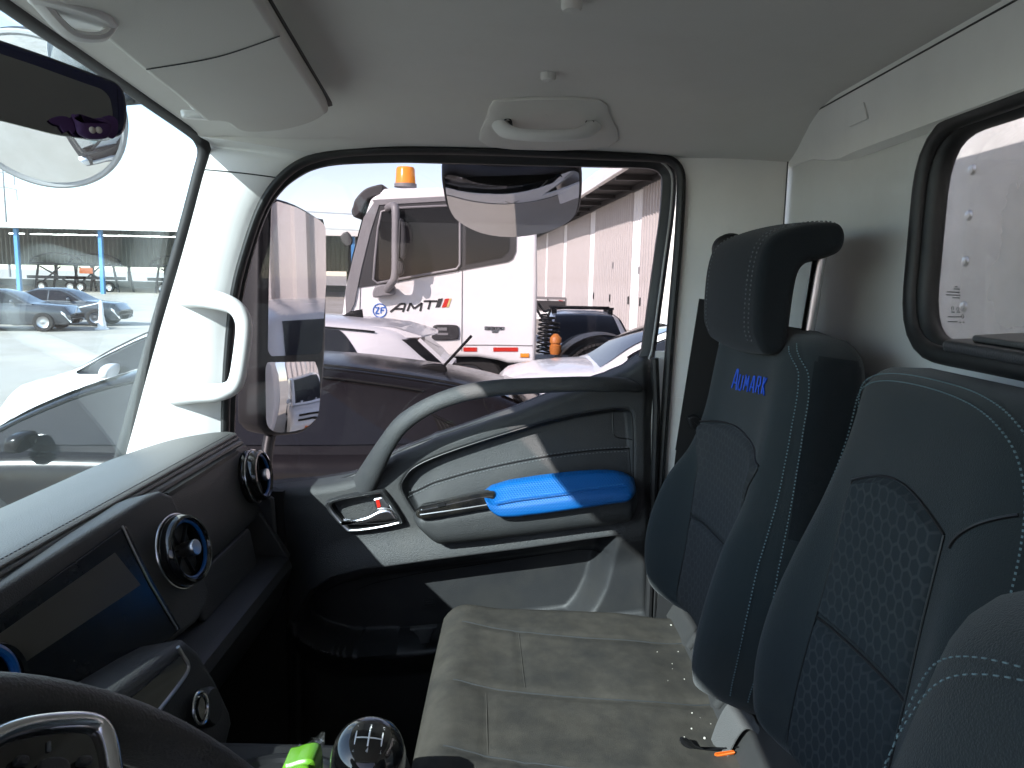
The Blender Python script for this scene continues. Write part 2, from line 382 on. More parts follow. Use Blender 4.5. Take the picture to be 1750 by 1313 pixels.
# --- header trim over the windscreen and front pillar trim (lofted from windscreen edge to door opening)
WS = [(150, 108), (250, 175), (345, 242), (349, 262), (340, 300), (322, 370), (300, 450), (272, 545), (245, 640), (225, 715), (207, 780), (195, 850), (188, 900)]
AQ = [(760, 257), (640, 258), (545, 270), (508, 286), (476, 312), (446, 358), (424, 420), (405, 492), (396, 555), (390, 630), (387, 700), (386, 780), (385, 860)]
def wsx(i): return 1.374 if i > 1 else (1.17 if i == 1 else 1.0)
A = [onx(a, b, 1.392) for a, b in AQ]; B = [onx(a, b, wsx(i)) for i, (a, b) in enumerate(WS)]
A = smc(A, 5, False); B = smc(B, 5, False)
rows = []
for a, b in zip(A, B):
    row = []
    for j in range(17):
        t = j / 16; p = b.lerp(a, t); bul = .016 * math.sin(PI * min(1, t * 1.05)) ** .6
        row.append(p + V((-1, -.12, 0)).normalized() * bul)
    rows.append(row)
cut = 19
G().grid(rows[9:cut + 1]).build('header_trim', M['trim'], cab); ROW9 = rows[9]
G().grid(rows[cut:]).build('front_pillar_trim', M['trim'], cab)
G().tube([p + V((-.0006, 0, 0)) for p in rows[cut]], .0011, 6).build('pillar_seam', M['dark'], cab)
# pillar grab handle
pil = [x for x in C.objects if x.name == 'front_pillar_trim'][0]
hp = [(318, 508, 1.372), (345, 509, 1.325), (380, 516, 1.287), (402, 526, 1.283), (414, 543, 1.283), (417, 565, 1.283), (412, 610, 1.283), (405, 648, 1.283), (394, 664, 1.284), (372, 671, 1.288), (340, 672, 1.325), (300, 676, 1.372)]
hpts = smc([onx(*a) for a in hp], 6, False)
rr = [lerp(.0185, .0135, ss(0, .3, min(i, len(hpts) - 1 - i) / len(hpts))) for i in range(len(hpts))]
G().tube(hpts, rr, 16, flat=1.0, up=(1, 0, 0)).build('pillar_grab_handle', M['trim'], cab)
# --- door opening seal (rubber) and flange reflection line
G().tube([p + V((-.004, 0, 0)) for p in APc], .0105, 10, flat=.75).build('door_opening_seal', M['rubber'], cab)
# --- rear pillar trim
pr = [(1160, 262), (1172, 240), (1230, 238), (1318, 240)]
top = [onx(*a, 1.386) for a in pr]
rows = []
edge = [(1163, 290), (1163, 330), (1158, 420), (1146, 560), (1140, 678), (1126, 850), (1118, 1000), (1110, 1160), (1100, 1330)]
for k, (a, b) in enumerate(edge):
    p = onx(a, b, 1.394); q = V((1.372, -.470, p.z))
    if k == 0: p = onx(1150, 244, 1.39); q = V((1.372, -.470, p.z + .005))
    rows.append([p.lerp(q, t / 8) + V((-.012 * math.sin(PI * t / 8), 0, 0)) for t in range(9)])
rp = G().grid(rows[:5]).build('rear_pillar_trim', M['trim'], cab)
G().grid([[p + V((.0015, 0, -.0012)) for p in r] for r in rows[4:]]).build('rear_pillar_lower_trim', M['trim'], cab)
G().tube([rows[0][0] + V((-.001, 0, 0))] + [p + V((-.0012, 0, .001)) for p in rows[0][1:]], .0011, 6).build('pillar_seam', M['dark'], cab)
# --- rear wall with the window hole
YR = -.475
hole = rnd_corners([V((.925, YR, 2.15 + .180)), V((.925, YR, 2.15 - .074)), V((.215, YR, 2.15 - .074)), V((.215, YR, 2.15 + .180))], .075, 9)
hole = resample(hole, 96, True); cc = V((.57, YR, 2.15 + .05))
def outer(p):
    d = p - cc; k = []
    if d.x > 1e-6: k.append((1.40 - cc.x) / d.x)
    if d.x < -1e-6: k.append((-.30 - cc.x) / d.x)
    if d.z > 1e-6: k.append((2.15 + .30 - cc.z) / d.z)
    if d.z < -1e-6: k.append((1.05 - cc.z) / d.z)
    return cc + d * min(k)
out_ = [outer(p) for p in hole]
rws = [[p.lerp(q, t) for p, q in zip(hole, out_)] for t in (0, .12, .35, .7, 1)]
rearw = G().grid(rws, cu=True).build('rear_wall', M['rearw'], cab)
for cx_, cz_ in ((1.39, 1.05), (-.30, 1.05), (-.30, 2.45), (1.39, 2.45)): pass
# upper rear trim, a moulded rail along the top of the wall
prof = [(-.474, .176), (-.462, .182), (-.458, .196), (-.455, .262), (-.452, .29)]
rows = [[W(x, y - .010 * ss(1.10, 1.2, x) * (z < .2), z + .02 * ss(1.15, 1.30, x) * (z < .2)) for y, z in prof] for x in [lerp(-.3, 1.375, i / 30) for i in range(31)]]
G().grid(rows).build('upper_rear_trim', M['trim'], cab)
G().tube([W(lerp(-.3, 1.37, i / 10), -.4545, .2625) for i in range(11)], .0012, 6).build('rear_trim_seam', M['dark'], cab)
G().slab(rnd_corners([ony(1450, 192, -.456), ony(1478, 174, -.456), ony(1484, 204, -.456), ony(1452, 218, -.456)], .004, 3), (0, 1, 0), .0022, .001, 2).build('trim_plug', M['trim'], cab)
# rear corner seam
G().tube([V((1.3705, -.4685, 2.15 + z)) for z in (.262, .2, .1, 0, -.2, -.5)], .0012, 6).build('pillar_seam', M['dark'], cab)
# --- rear window with rubber frame, glass and etched marks
rw = G().tube([p + V((0, .002, 0)) for p in hole], .0105, 12, closed=True, flat=.8).build('rear_window_seal', M['rubber'], cab)
hole2 = [cc + (p - cc) * .972 for p in hole]
G().tube([p + V((0, -.012, 0)) for p in hole2], .0125, 10, closed=True).build('inner_lip', M['rubber'], rw)
G().tube([cc + (p - cc) * 1.026 + V((0, .002, 0)) for p in hole], .006, 8, closed=True).build('seal_bead', M['rearw'], rw)
G().slab([p + V((0, -.022, 0)) for p in hole], (0, -1, 0), .004).build('rear_window_glass', M['gl_rear'], cab, smooth=False)
g = G()
def ebar(px, py, w, h=2.2):
    a = ony(px, py, -.494); b = ony(px + w, py + w * .04, -.494); g.bar(a, b, .0005, .0011)
for k, (px, py, w) in enumerate(((1632, 490, 4), (1630, 494, 10), (1618, 499, 22), (1617, 504, 24), (1628, 509, 12))): ebar(px, py, w)
for k in range(9): ebar(1620 + k * 2.6, 541.5 + rnd.random() * .6, 1.7)
for k in range(7): ebar(1620 + k * 2.4, 550 + rnd.random() * .5, 1.5)
ebar(1640, 551, 2); ebar(1646, 551, 2)
for px, py in ((1628, 527), (1637, 528), (1645, 541)):
    g.torus(ony(px, py, -.494), (0, 1, 0), .0021, .0003, 16, 5)
for px in (1626, 1635): ebar(px, 533.5, 5)
mk = g.build('glass_marking', M['dark'], cab); mk['kind'] = 'stuff'
# --- floor, firewall, engine tunnel, driver side
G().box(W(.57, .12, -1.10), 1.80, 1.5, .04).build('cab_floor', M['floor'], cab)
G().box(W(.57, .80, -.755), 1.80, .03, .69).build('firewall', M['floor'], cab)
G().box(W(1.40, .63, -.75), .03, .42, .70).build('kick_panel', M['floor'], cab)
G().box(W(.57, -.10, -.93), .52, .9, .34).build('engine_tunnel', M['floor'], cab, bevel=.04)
G().box(W(-.33, .1, -.72), .05, 1.2, .80).build('driver_side_panel', M['char'], cab, bevel=.01)
G().box(W(-.33, -.42, -.02), .05, .16, .62).build('driver_rear_pillar', M['trim'], cab, bevel=.01)
G().box(W(-.33, .1, -.05), .005, .92, .54).build('unseen_driver_glass', M['gl_side'], cab, smooth=False)  # unseen tinted pane, added to dim light entering from the driver side
G().box(W(-.33, .62, -.05), .05, .12, .60).build('driver_front_pillar', M['trim'], cab, bevel=.01)
G().box(W(-.33, .02, .27), .06, 1.10, .10).build('driver_roof_rail', M['trim'], cab, bevel=.01)
# outer body side below the window, ahead of the dash and behind the door
G().box(W(1.452, .06, -.98), .02, 1.5, .55).build('outer_sill', M['white'], cab)
G().box(W(1.43, .83, -.75), .06, .10, .6).build('front_corner_panel', M['white'], cab, bevel=.02)
G().slab([onx(1120, 600, 1.40), onx(1170, 600, 1.40), onx(1190, 1120, 1.40), onx(1085, 1120, 1.40)], (-1, 0, 0), .004).build('door_jamb', M['white'], cab)
# --- windscreen
def wscr(u, v):                      # u 0 (driver) .. 1 (passenger) ; v 0 bottom .. 1 top
    x = lerp(-.30, 1.376, u); c = ((x - .52) / .82) ** 2
    yb = .775 - .068 * c; yt = .612 - .062 * c
    zb = -.36 + .02 * (1 - c); zt = .252 + .052 * (1 - c ** 2)
    return W(x, lerp(yb, yt, v), lerp(zb, zt, v))
rows = [[wscr(i / 40, j / 12) for j in range(13)] for i in range(41)]
gg = G().grid(rows)
gg.grid([[p + V((.001, .005, 0)) for p in r] for r in rows]); ws = gg.build('windscreen', M['gl_wind'], cab)
# rubber border: follows the pillar edge, header and cowl
BD = smc([onx(a, b, x) for a, b, x in ((188, 860, 1.372), (207, 780, 1.372), (225, 715, 1.372), (245, 640, 1.372), (272, 545, 1.372), (300, 450, 1.372), (322, 370, 1.372), (340, 300, 1.372), (349, 262, 1.37), (341, 238, 1.36), (318, 219, 1.325), (285, 196, 1.275), (230, 158, 1.19), (150, 103, 1.06), (60, 42, .94), (-40, -28, .84), (-200, -140, .70))], 4, False)
G().tube(BD, .0115, 10, flat=.7, up=(.5, -1, 0)).build('windscreen_seal', M['rubber'], cab)
# --- headliner, from the rear wall to the windscreen seal
front = [wscr(u / 10, 1.0) for u in range(0, 6)] + [p for p in BD[::-1] if p.z > 2.15 + .236 and p.x > .72] + ROW9
front = resample(front, 90)
rows = []
NYR = 44
for q in front:
    xr_ = q.x + .03 * ss(1.30, 1.39, q.x); row = []
    for j in range(NYR + 1):
        s_ = j / NYR; y = lerp(-.475, q.y, s_); x = lerp(xr_, q.x, s_)
        z = zroof(x, y); zf = zroof(q.x, q.y); k = ss(.20, 0, q.y - y)
        row.append(W(x, y, z + k * (q.z - 2.15 - zf) + .004 * (1 - k) * 0))
    rows.append(row)
rows.append([W(1.41, lerp(-.475, ROW9[-1].y, j / NYR), zroof(1.41, 0) - .004) for j in range(NYR + 1)])
liner = G().grid(rows).build('headliner', M['liner'], cab)
for px, py in ((977, 12), (937, 133)):
    p = onz(px, py, 2.15 + .279)
    G().lathe(p, (0, 0, -1), [(.011, -.008), (.011, .001), (.009, .004), (.0001, .0055)], 20).build('clip_button', M['liner'], liner)

# ================================================================== passenger door
door = thing('passenger_door', 'charcoal passenger door with curved grab rail, tinted window and blue armrest', 'truck door', (1.40, .1, 1.15))
belt_t = [(380, 858), (440, 845), (475, 839), (540, 832), (600, 821), (640, 800), (674, 781), (740, 754), (877, 708), (982, 669), (1040, 647), (1070, 634), (1092, 619), (1108, 612), (1125, 611)]
def pip(P, x, y):
    ins = False; dmin = 1e9; n = len(P)
    for i in range(n):
        x1, y1 = P[i - 1]; x2, y2 = P[i]
        if (y1 > y) != (y2 > y) and x < (x2 - x1) * (y - y1) / (y2 - y1) + x1: ins = not ins
        dx, dy = x2 - x1, y2 - y1; L2 = dx * dx + dy * dy
        t = max(0, min(1, ((x - x1) * dx + (y - y1) * dy) / L2)) if L2 else 0
        d = (x - x1 - dx * t) ** 2 + (y - y1 - dy * t) ** 2
        if d < dmin: dmin = d
    d = math.sqrt(dmin); return d if ins else -d
def sm2(P, k=4): return [(p.x, p.y) for p in smc([V((a, b, 0)) for a, b in P], k)]
INS = sm2([(687, 838), (693, 815), (712, 797), (760, 776), (850, 746), (950, 717), (1030, 702), (1066, 699), (1079, 708), (1082, 740), (1082, 800), (1081, 868), (1060, 884), (900, 904), (760, 919), (744, 916), (716, 885)], 3)
POC = sm2([(508, 1045), (530, 1010), (565, 985), (620, 970), (760, 951), (900, 933), (1035, 914), (1048, 918), (1046, 945), (1030, 1005), (1015, 1030), (985, 1050), (980, 1140), (760, 1180), (560, 1140), (505, 1085)], 3)
HND = sm2([(556, 862), (575, 850), (610, 842), (650, 836), (662, 842), (690, 886), (684, 894), (640, 903), (602, 907), (588, 902)], 3)
FPAN = [(440, 900), (520, 905), (545, 935), (600, 945), (640, 935), (720, 921), (720, 960), (560, 985), (440, 1000)]
ARM = sm2([(712, 872), (728, 862), (790, 848), (850, 838), (1000, 820), (1070, 815), (1083, 825), (1082, 862), (1062, 884), (900, 904), (765, 918), (748, 914), (722, 890)], 3)
BBIN = (min(p[0] for p in INS) - 12, max(p[0] for p in INS) + 12, min(p[1] for p in INS) - 12, max(p[1] for p in INS) + 12)
def hdoor(u, v):
    h = 0.0; vt = pws(belt_t, u); d = v - vt
    if d < 16: h -= .022 * (1 - math.sqrt(max(0, 1 - (1 - max(d, 0) / 16) ** 2)))
    # bulging mid belt between the insert and the pocket
    if BBIN[0] < u < BBIN[1] and BBIN[2] < v < BBIN[3]:
        s = pip(INS, u, v)
        if s > -6: h -= .007 * ss(-5, 6, s); 
        if s > 0:
            f = ss(690, 860, v + (1080 - u) * -.14)
            vi = pws([(690, 820), (760, 776), (850, 746), (950, 717), (1030, 702), (1082, 700)], u)
            h -= .020 * ss(0, 10, s) * (1 - ss(0, 95, v - vi)) * .8
    # lower ledge leans out towards the pocket top edge; pocket recess below it
    pt = pws([(500, 1060), (530, 1010), (565, 985), (620, 970), (760, 951), (900, 933), (1035, 914), (1125, 900)], u)
    ur = pws([(905, 1054), (945, 1048), (1005, 1034), (1040, 1016), (1070, 990), (1100, 970), (1300, 960)], v)
    ul = pws([(985, 565), (1010, 532), (1045, 510), (1085, 504), (1200, 504)], v)
    msk = ss(-2, 5, v - pt) * ss(ur + 6, ur - 32, u) * ss(ul - 3, ul + 9, u)
    h += .018 * ss(60, 0, abs(pt - v)) * ss(470, 600, u) * (1 - msk)
    h -= .050 * msk + .012 * msk * ss(30, 36, v - pt)
    rim = pws([(470, 1072), (520, 1082), (560, 1096), (600, 1105), (660, 1103), (760, 1094), (900, 1075), (1120, 1050)], u)
    k = ss(-5, 5, v - rim) * ss(455, 520, u)
    h = lerp(h, .028 - .03 * ss(0, 60, v - rim) , k)
    h -= .02 * ss(1098, 1122, u) * 1.0
    # dash side of the door falls back
    h -= .014 * ss(545, 440, u)
    if v > 870 and u < 600: h -= .02 * ss(560, 470, u) * ss(870, 960, v)
    s = pip(HND, u, v) if 540 < u < 700 and 825 < v < 915 else -99
    if s > 2: h -= .004 * ss(2, 5, s)
    return h
NU, NV = 250, 270
rows = []
for j in range(NV + 1):
    row = []
    for i in range(NU + 1):
        u0 = i / NU; u = lerp(432, 1120, u0)
        vt = pws(belt_t, u); ptu = pws([(432, 1075), (500, 1060), (530, 1010), (565, 985), (620, 970), (760, 951), (900, 933), (1035, 914), (1125, 900)], u); v = lerp(vt, ptu - 4, j / 150) if j <= 150 else (ptu - 4 + (j - 150) * .8 if j < 170 else lerp(ptu + 11.2, 1420, (j - 169) / (NV - 169)))
        u = min(u, 1120) - .018 * max(0, v - 620) * (u0 ** 3)
        p = onx(u, v, XD); row.append(p + V((-hdoor(u, v), 0, 0)))
    rows.append(row)
back = [p + V((.045, 0, .004)) for p in rows[0]]
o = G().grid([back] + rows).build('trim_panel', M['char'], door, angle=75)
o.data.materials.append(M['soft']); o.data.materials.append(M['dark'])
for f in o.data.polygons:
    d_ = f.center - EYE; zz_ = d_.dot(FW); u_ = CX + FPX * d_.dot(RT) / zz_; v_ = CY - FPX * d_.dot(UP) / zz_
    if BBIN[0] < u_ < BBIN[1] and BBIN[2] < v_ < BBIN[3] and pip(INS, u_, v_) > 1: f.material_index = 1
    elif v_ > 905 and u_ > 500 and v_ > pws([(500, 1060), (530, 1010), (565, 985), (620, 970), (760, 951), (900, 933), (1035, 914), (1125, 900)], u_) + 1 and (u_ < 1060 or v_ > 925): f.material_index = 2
G().grid([[r[-1], r[-1] + V((.05, -.004, 0))] for r in rows[::6]]).build('trim_panel_edge', M['rubber'], door)
# outer door skin
G().slab([onx(a, b, 1.470) for a, b in ((400, 850), (600, 835), (900, 725), (1060, 660), (1125, 620), (1100, 1250), (400, 1250))], (1, 0, 0), .004).build('outer_skin', M['white'], door)
# window channel, flange reflection line, glass
glc = smc([onx(a, b, 1.425) for a, b in GL], 4, True)
nn = len(glc)
apfull = AP + [(1100, 1160), (1000, 760), (880, 780), (740, 830), (640, 870), (500, 900), (392, 900)]
inn = [onx(a, b, 1.428) for a, b in GL]
def offs(P, d):
    n = len(P); res = []
    for i in range(n):
        (x0, y0), (x1, y1) = P[i - 1], P[(i + 1) % n]; tx, ty = x1 - x0, y1 - y0; L = math.hypot(tx, ty)
        res.append((P[i][0] + ty / L * d, P[i][1] - tx / L * d))
    return res
GLs = [(p.x, p.y) for p in smc([V((a, b, 0)) for a, b in GL], 4)]
o1 = offs(GLs, 13); o2 = offs(GLs, 26)
r0 = [onx(a, b, 1.436) for a, b in GLs]; r1 = [onx(a, b, 1.418) for a, b in offs(GLs, 2)]
r2 = [onx(a, b, 1.412) for a, b in o1]; r3 = [onx(a, b, 1.405) for a, b in offs(GLs, 17)]; r4 = [onx(a, b, 1.408) for a, b in o2]; r5 = [p + V((.03, 0, 0)) for p in r4]
G().grid([r0, r1, r2, r3, r4, r5], cu=True).build('window_channel', M['rubber'], door)
G().tube([onx(a, b, 1.400) for a, b in offs(GLs, 19)][8:92], .0022, 6).build('flange_reflection', M['strip'], door)  # thin grey tube stands in for the light reflected by the flange
G().slab([onx(a, b, 1.432) for a, b in offs(GLs, 3)], (1, 0, 0), .004).build('window_glass', M['gl_side'], door, smooth=False)
# belt weatherstrip at the foot of the glass
G().tube(smc([onx(a, b - 1, 1.415) for a, b in GL[22:]], 4, False), .006, 8).build('weatherstrip', M['rubber'], door)
# grab rail
GR = [(620, 832, 1.392, 26), (638, 800, 1.372, 23), (660, 761, 1.350, 18.5), (688, 724, 1.332, 16.5), (735, 693, 1.318, 15), (790, 673, 1.311, 15), (850, 663, 1.308, 14.5), (920, 659, 1.308, 14), (990, 656.5, 1.31, 13.5), (1035, 657, 1.318, 14), (1065, 658, 1.335, 13), (1085, 662, 1.36, 10), (1094, 665, 1.385, 6)]
pts = smc([onx(a, b, x) for a, b, x, w in GR], 5, False)
ws_ = [pws([(i, GR[i][3]) for i in range(len(GR))], k / 5) * 1.33 / FPX for k in range(len(pts))]
G().tube(pts, [w * 1.0 for w in ws_], 20, flat=.62, up=None).build('grab_rail', M['char'], door)
# armrest body, blue pad, switch plate
def pillow(u0, u1, tt, tb, Xb, H, ends, n=3.0, nu=70, nv=30, lo=0.0, pf=None):
    rows = []
    for i in range(nu + 1):
        f = i / nu; f = .5 - .5 * math.cos(PI * f); u = lerp(u0, u1, f)
        e = 1.0
        if u - u0 < ends[0]: e = max(0, 1 - (1 - (u - u0) / ends[0]) ** 2.4) ** (1 / 2.4)
        if u1 - u < ends[1]: e = min(e, max(0, 1 - (1 - (u1 - u) / ends[1]) ** 2.4) ** (1 / 2.4))
        a, b = pws(tt, u), pws(tb, u); m_ = (a + b) / 2; a = lerp(m_, a, .25 + .75 * e); b = lerp(m_, b, .25 + .75 * e); row = []
        for j in range(nv + 1):
            w = -math.cos(PI * j / nv); v = lerp(a, b, .5 + .5 * w); h = H * (pf(w) if pf else max(0, 1 - abs(w) ** n) ** (1 / n)) * e + lo
            row.append(onx(u, v, Xb) + V((-h, 0, 0)))
        rows.append(row)
    return G().grid(rows)
AT = [(708, 872), (728, 861), (790, 847), (850, 836), (1000, 819), (1070, 813), (1086, 818)]
AB = [(708, 878), (722, 892), (748, 916), (765, 919), (900, 905), (1040, 888), (1070, 882), (1086, 868)]
arm = pillow(708, 1086, AT, AB, XD + .014, .064, (26, 22), 3.2).build('armrest', M['soft'], door)
PT = [(826, 838), (840, 829), (870, 820), (930, 811), (1000, 804), (1050, 804), (1084, 812)]
PB = [(826, 839), (840, 862), (856, 873), (900, 871), (1000, 858), (1064, 848), (1084, 840)]
pad = pillow(826, 1084, PT, PB, XD - .020, .052, (12, 22), 3.4, pf=lambda w: pws([(-1, 0), (-.93, .30), (-.8, .42), (-.3, .72), (.1, .93), (.2, .985), (.3, 1.0), (.75, .99), (.92, .86), (1, .5)], w)).build('armrest_pad', M['bluew'], arm)
tag(pad, 'bright blue padded armrest top with stitching')
ph = [onx(a, b, XD - .0722) for a, b in ((846, 861), (880, 853.5), (940, 846), (1000, 838), (1050, 832), (1070, 830))]
ph = smc(ph, 6, False)
G().tube([p + V((-.001, 0, 0)) for p in ph], .0011, 6).build('pad_seam', M['bluep'], arm)
g = G(); q = resample([p + V((-.0022, 0, .004)) for p in ph], 90)
for i in range(0, 88, 2): g.bar(q[i], q[i + 1], .0009, .0009)
o = g.build('pad_stitching', M['bluest'], arm, weld=False); o['kind'] = 'stuff'
ST = [(711, 869), (722, 861), (760, 852), (800, 843), (826, 838), (850, 836)]
SB = [(711, 879), (725, 882), (760, 877), (840, 864), (850, 861)]
sw = pillow(711, 850, ST, SB, XD - .034, .026, (14, 8), 5.0).build('switch_plate', M['gloss'], arm)
G().slab(rnd_corners([onx(a, b, XD - .0605) for a, b in ((747, 862), (760, 859), (762, 864), (749, 867))], .0015, 2), (-1, 0, 0), .0015).build('window_switch', M['black'], arm)
g = G()
g.tube([onx(a, b, XD - .0585) for a, b in ((718, 880), (760, 874), (800, 868), (850, 860))], .0022, 8); g.build('switch_plate_trim', M['chrome'], arm)
# upper insert seam + double stitching
for off in (0, 7):
    q = smc([onx(a, b + off, XD + .012) for a, b in ((697, 845), (740, 826), (800, 808), (870, 792), (940, 779), (1010, 770), (1078, 766))], 8, False)
    def surf(p):
        d = (p - EYE); 
        return p
    qq = []
    for (a, b) in [(lerp(697, 1078, t / 60), pws([(697, 845), (740, 826), (800, 808), (870, 792), (940, 779), (1010, 770), (1078, 766)], lerp(697, 1078, t / 60)) + off) for t in range(61)]:
        qq.append(onx(a, b, XD) + V((-hdoor(a, b) - .0006, 0, 0)))
    if off == 0:
        G().tube([p + V((0, 0, -.0035)) for p in qq], .0016, 6).build('insert_seam', M['black'], door)
    q = resample(qq, 130); g = G()
    for i in range(0, 128, 2): g.bar(q[i], q[i + 1], .0011, .0011)
    o = g.build('insert_stitching', M['threadg'], door, weld=False); o['kind'] = 'stuff'
for P, nm, mt, rr_ in (([(1050, 702), (1050, 745), (1056, 751), (1082, 753)], 'speaker_cover_seam', 'black', .0011), ([(1075, 766), (1079, 815)], 'insert_edge_seam', 'black', .0011)):
    qq = [onx(a, b, XD) + V((-hdoor(a, b) - .0004, 0, 0)) for a, b in [(p.x, p.y) for p in resample([V((a, b, 0)) for a, b in P], 24)]]
    G().tube(qq, rr_, 6).build(nm, M[mt], door)
qq = [onx(a, b, XD) + V((-hdoor(a, b) - .0002, 0, 0)) for a, b in INS + INS[:1]]
G().tube(qq, .0013, 6).build('insert_outline_seam', M['black'], door)
# door release: bezel, cup, lever, lock tab, screw
hb = [onx(a, b, XD - .004) for a, b in HND]
ci = sum(hb, V((0, 0, 0))) / len(hb)
bez = G().grid([[p + V((.004, 0, 0)) for p in hb], [p + V((-.009, 0, 0)) + (ci - p) * .02 for p in hb], [p + V((-.011, 0, 0)) + (ci - p) * .05 for p in hb], [p + V((-.010, 0, 0)) + (ci - p) * .085 for p in hb]], cu=True).build('release_bezel', M['dark'], door)
G().grid([[p + V((-.0105, 0, 0)) + (ci - p) * .085 for p in hb], [p + V((-.0125, 0, 0)) + (ci - p) * .10 for p in hb], [p + V((-.0115, 0, 0)) + (ci - p) * .15 for p in hb], [p + V((-.004, 0, 0)) + (ci - p) * .16 for p in hb]], cu=True).build('bezel_ring', M['steel'], bez)
G().grid([[p + V((-.0045, 0, 0)) + (ci - p) * .155 for p in hb], [p + V((.012, 0, 0)) + (ci - p) * .22 for p in hb], [p + V((.016, 0, 0)) + (ci - p) * .5 for p in hb], [p + V((.016, 0, 0)) + (ci - p) * .97 for p in hb]], cu=True).build('release_cup', M['black'], bez)
LEV = sm2([(584, 889), (600, 886), (630, 878), (650, 868), (668, 866), (679, 878), (680, 886), (660, 891), (620, 893), (590, 893)], 3)
G().slab([onx(a, b, XD - .006) for a, b in LEV], (-1, 0, 0), .016, .006, 4).build('release_lever', M['chrome'], bez)
G().slab(rnd_corners([onx(a, b, XD - .004) for a, b in ((639, 850), (655, 846), (668, 864), (645, 869))], .003, 3), (-1, 0, 0), .012, .003, 3).build('lock_tab', M['steel'], bez)
G().slab([onx(a, b, XD - .0165) for a, b in ((642, 855), (648, 853), (651, 866), (645, 868))], (-1, 0, 0), .001).build('lock_mark', M['red'], bez)
G().lathe(onx(632, 868, XD + .010), (-1, 0, 0), [(.0055, 0), (.0055, .003), (.002, .0035), (.002, .001)], 14).build('screw', M['steel'], bez)
# pocket details: bottle clip, grille mark, seam inside pocket
CL = [(702, 1069), (738, 1066), (748, 1066), (742, 1075), (736, 1094), (720, 1096), (716, 1083), (708, 1076)]
G().slab([onx(a, b, XD - .012) for a, b in CL], (-1, 0, 0), .014, .003, 2).build('pocket_clip', M['char'], door)
qq = [onx(a, b, XD) + V((-hdoor(a, b) - .001, 0, 0)) for a, b in ((600, 1032), (620, 1022), (660, 1012), (720, 1000), (800, 988), (900, 973), (1000, 959), (1030, 956))]
G().tube(smc(qq, 4, False), .0012, 6).build('pocket_seam', M['black'], door)
g = G()
for k in range(4):
    g.bar(onx(720, 1041 + 4 * k, XD) + V((.042, 0, 0)), onx(738, 1039 + 4 * k, XD) + V((.042, 0, 0)), .002, .0012)
o = g.build('moulded_mark', M['dark'], door); o['kind'] = 'stuff'
# rear vertical door edge rubber
G().tube([onx(a, b, 1.378) for a, b in ((1119, 612), (1122, 700), (1117, 850), (1110, 1000), (1103, 1160))], .007, 8).build('door_edge_seal', M['rubber'], door)
# ================================================================== dashboard
dash = thing('dashboard', 'charcoal dashboard with padded top, round vents and a dark centre screen', 'dashboard', (.57, .5, 1.15))
def prism(prof, x0, x1, n=24, fx=None):
    rows = [[W(x, y, z) for y, z in prof] for x in [lerp(x0, x1, i / n) for i in range(n + 1)]]
    g = G().grid(rows); m = len(prof)
    g.f.append(tuple(range(m))[::-1]); g.f.append(tuple(n * m + i for i in range(m)))
    return g
def arc2(pts, k=5): return [(p.x, p.y) for p in smc([V((a, b, 0)) for a, b in pts], k, False)]
top = arc2([(.80, -.375), (.72, -.338), (.62, -.302), (.55, -.286), (.51, -.281), (.492, -.2825)], 5) + [(.489, -.2845), (.4885, -.2862), (.4905, -.2868), (.4905, -.2880), (.4865, -.2886), (.4850, -.2915), (.4868, -.2925), (.4868, -.2940), (.4835, -.2946), (.4805, -.2975), (.4795, -.302), (.484, -.304), (.80, -.40)]
prism(top, -.30, 1.345, 30).build('top_pad', M['dash'], dash, angle=28)
g = G()
for k in range(150):
    x = lerp(.30, 1.33, k / 150); g.bar(W(x, .4955, -.2817), W(x + .0042, .4955, -.2817), .0009, .0009)
o = g.build('top_pad_stitching', M['threadd'], dash, weld=False); o['kind'] = 'stuff'
fas = [(.50, -.303), (.4775, -.3035), (.4745, -.307), (.470, -.33), (.458, -.395), (.452, -.425), (.456, -.437), (.468, -.444), (.60, -.46)]
prism(fas, -.30, 1.352, 20).build('fascia', M['char'], dash, angle=30)
low = [(.70, -.445), (.495, -.446), (.490, -.452), (.492, -.500), (.486, -.506), (.412, -.508), (.400, -.514), (.394, -.528), (.398, -.545), (.43, -.62), (.50, -.72), (.70, -.80)]
gb = prism(low, -.30, 1.345, 10).build('lower_dash', M['dark'], dash, angle=30)
G().slab(rnd_corners([W(1.06, .463, -.44), W(1.30, .463, -.44), W(1.30, .452, -.507), W(1.06, .452, -.507)], .012, 4), (0, -1, -.1), .010, .004, 3).build('glovebox_lid', M['char'], dash)
# door-side end cheek
G().slab([V((1.343, y, 2.15 + z)) for y, z in ((.70, -.335), (.56, -.292), (.492, -.29), (.478, -.305), (.455, -.42), (.40, -.51), (.43, -.62), (.70, -.7))], (1, 0, 0), .016, .004, 3).build('end_cheek', M['char'], dash)
G().slab([onx(a, b, 1.362) for a, b in ((388, 752), (452, 838), (470, 850), (475, 905), (470, 960), (420, 990), (330, 990), (330, 800))], (-1, 0, 0), .012, .006, 3).build('side_filler', M['char'], dash)
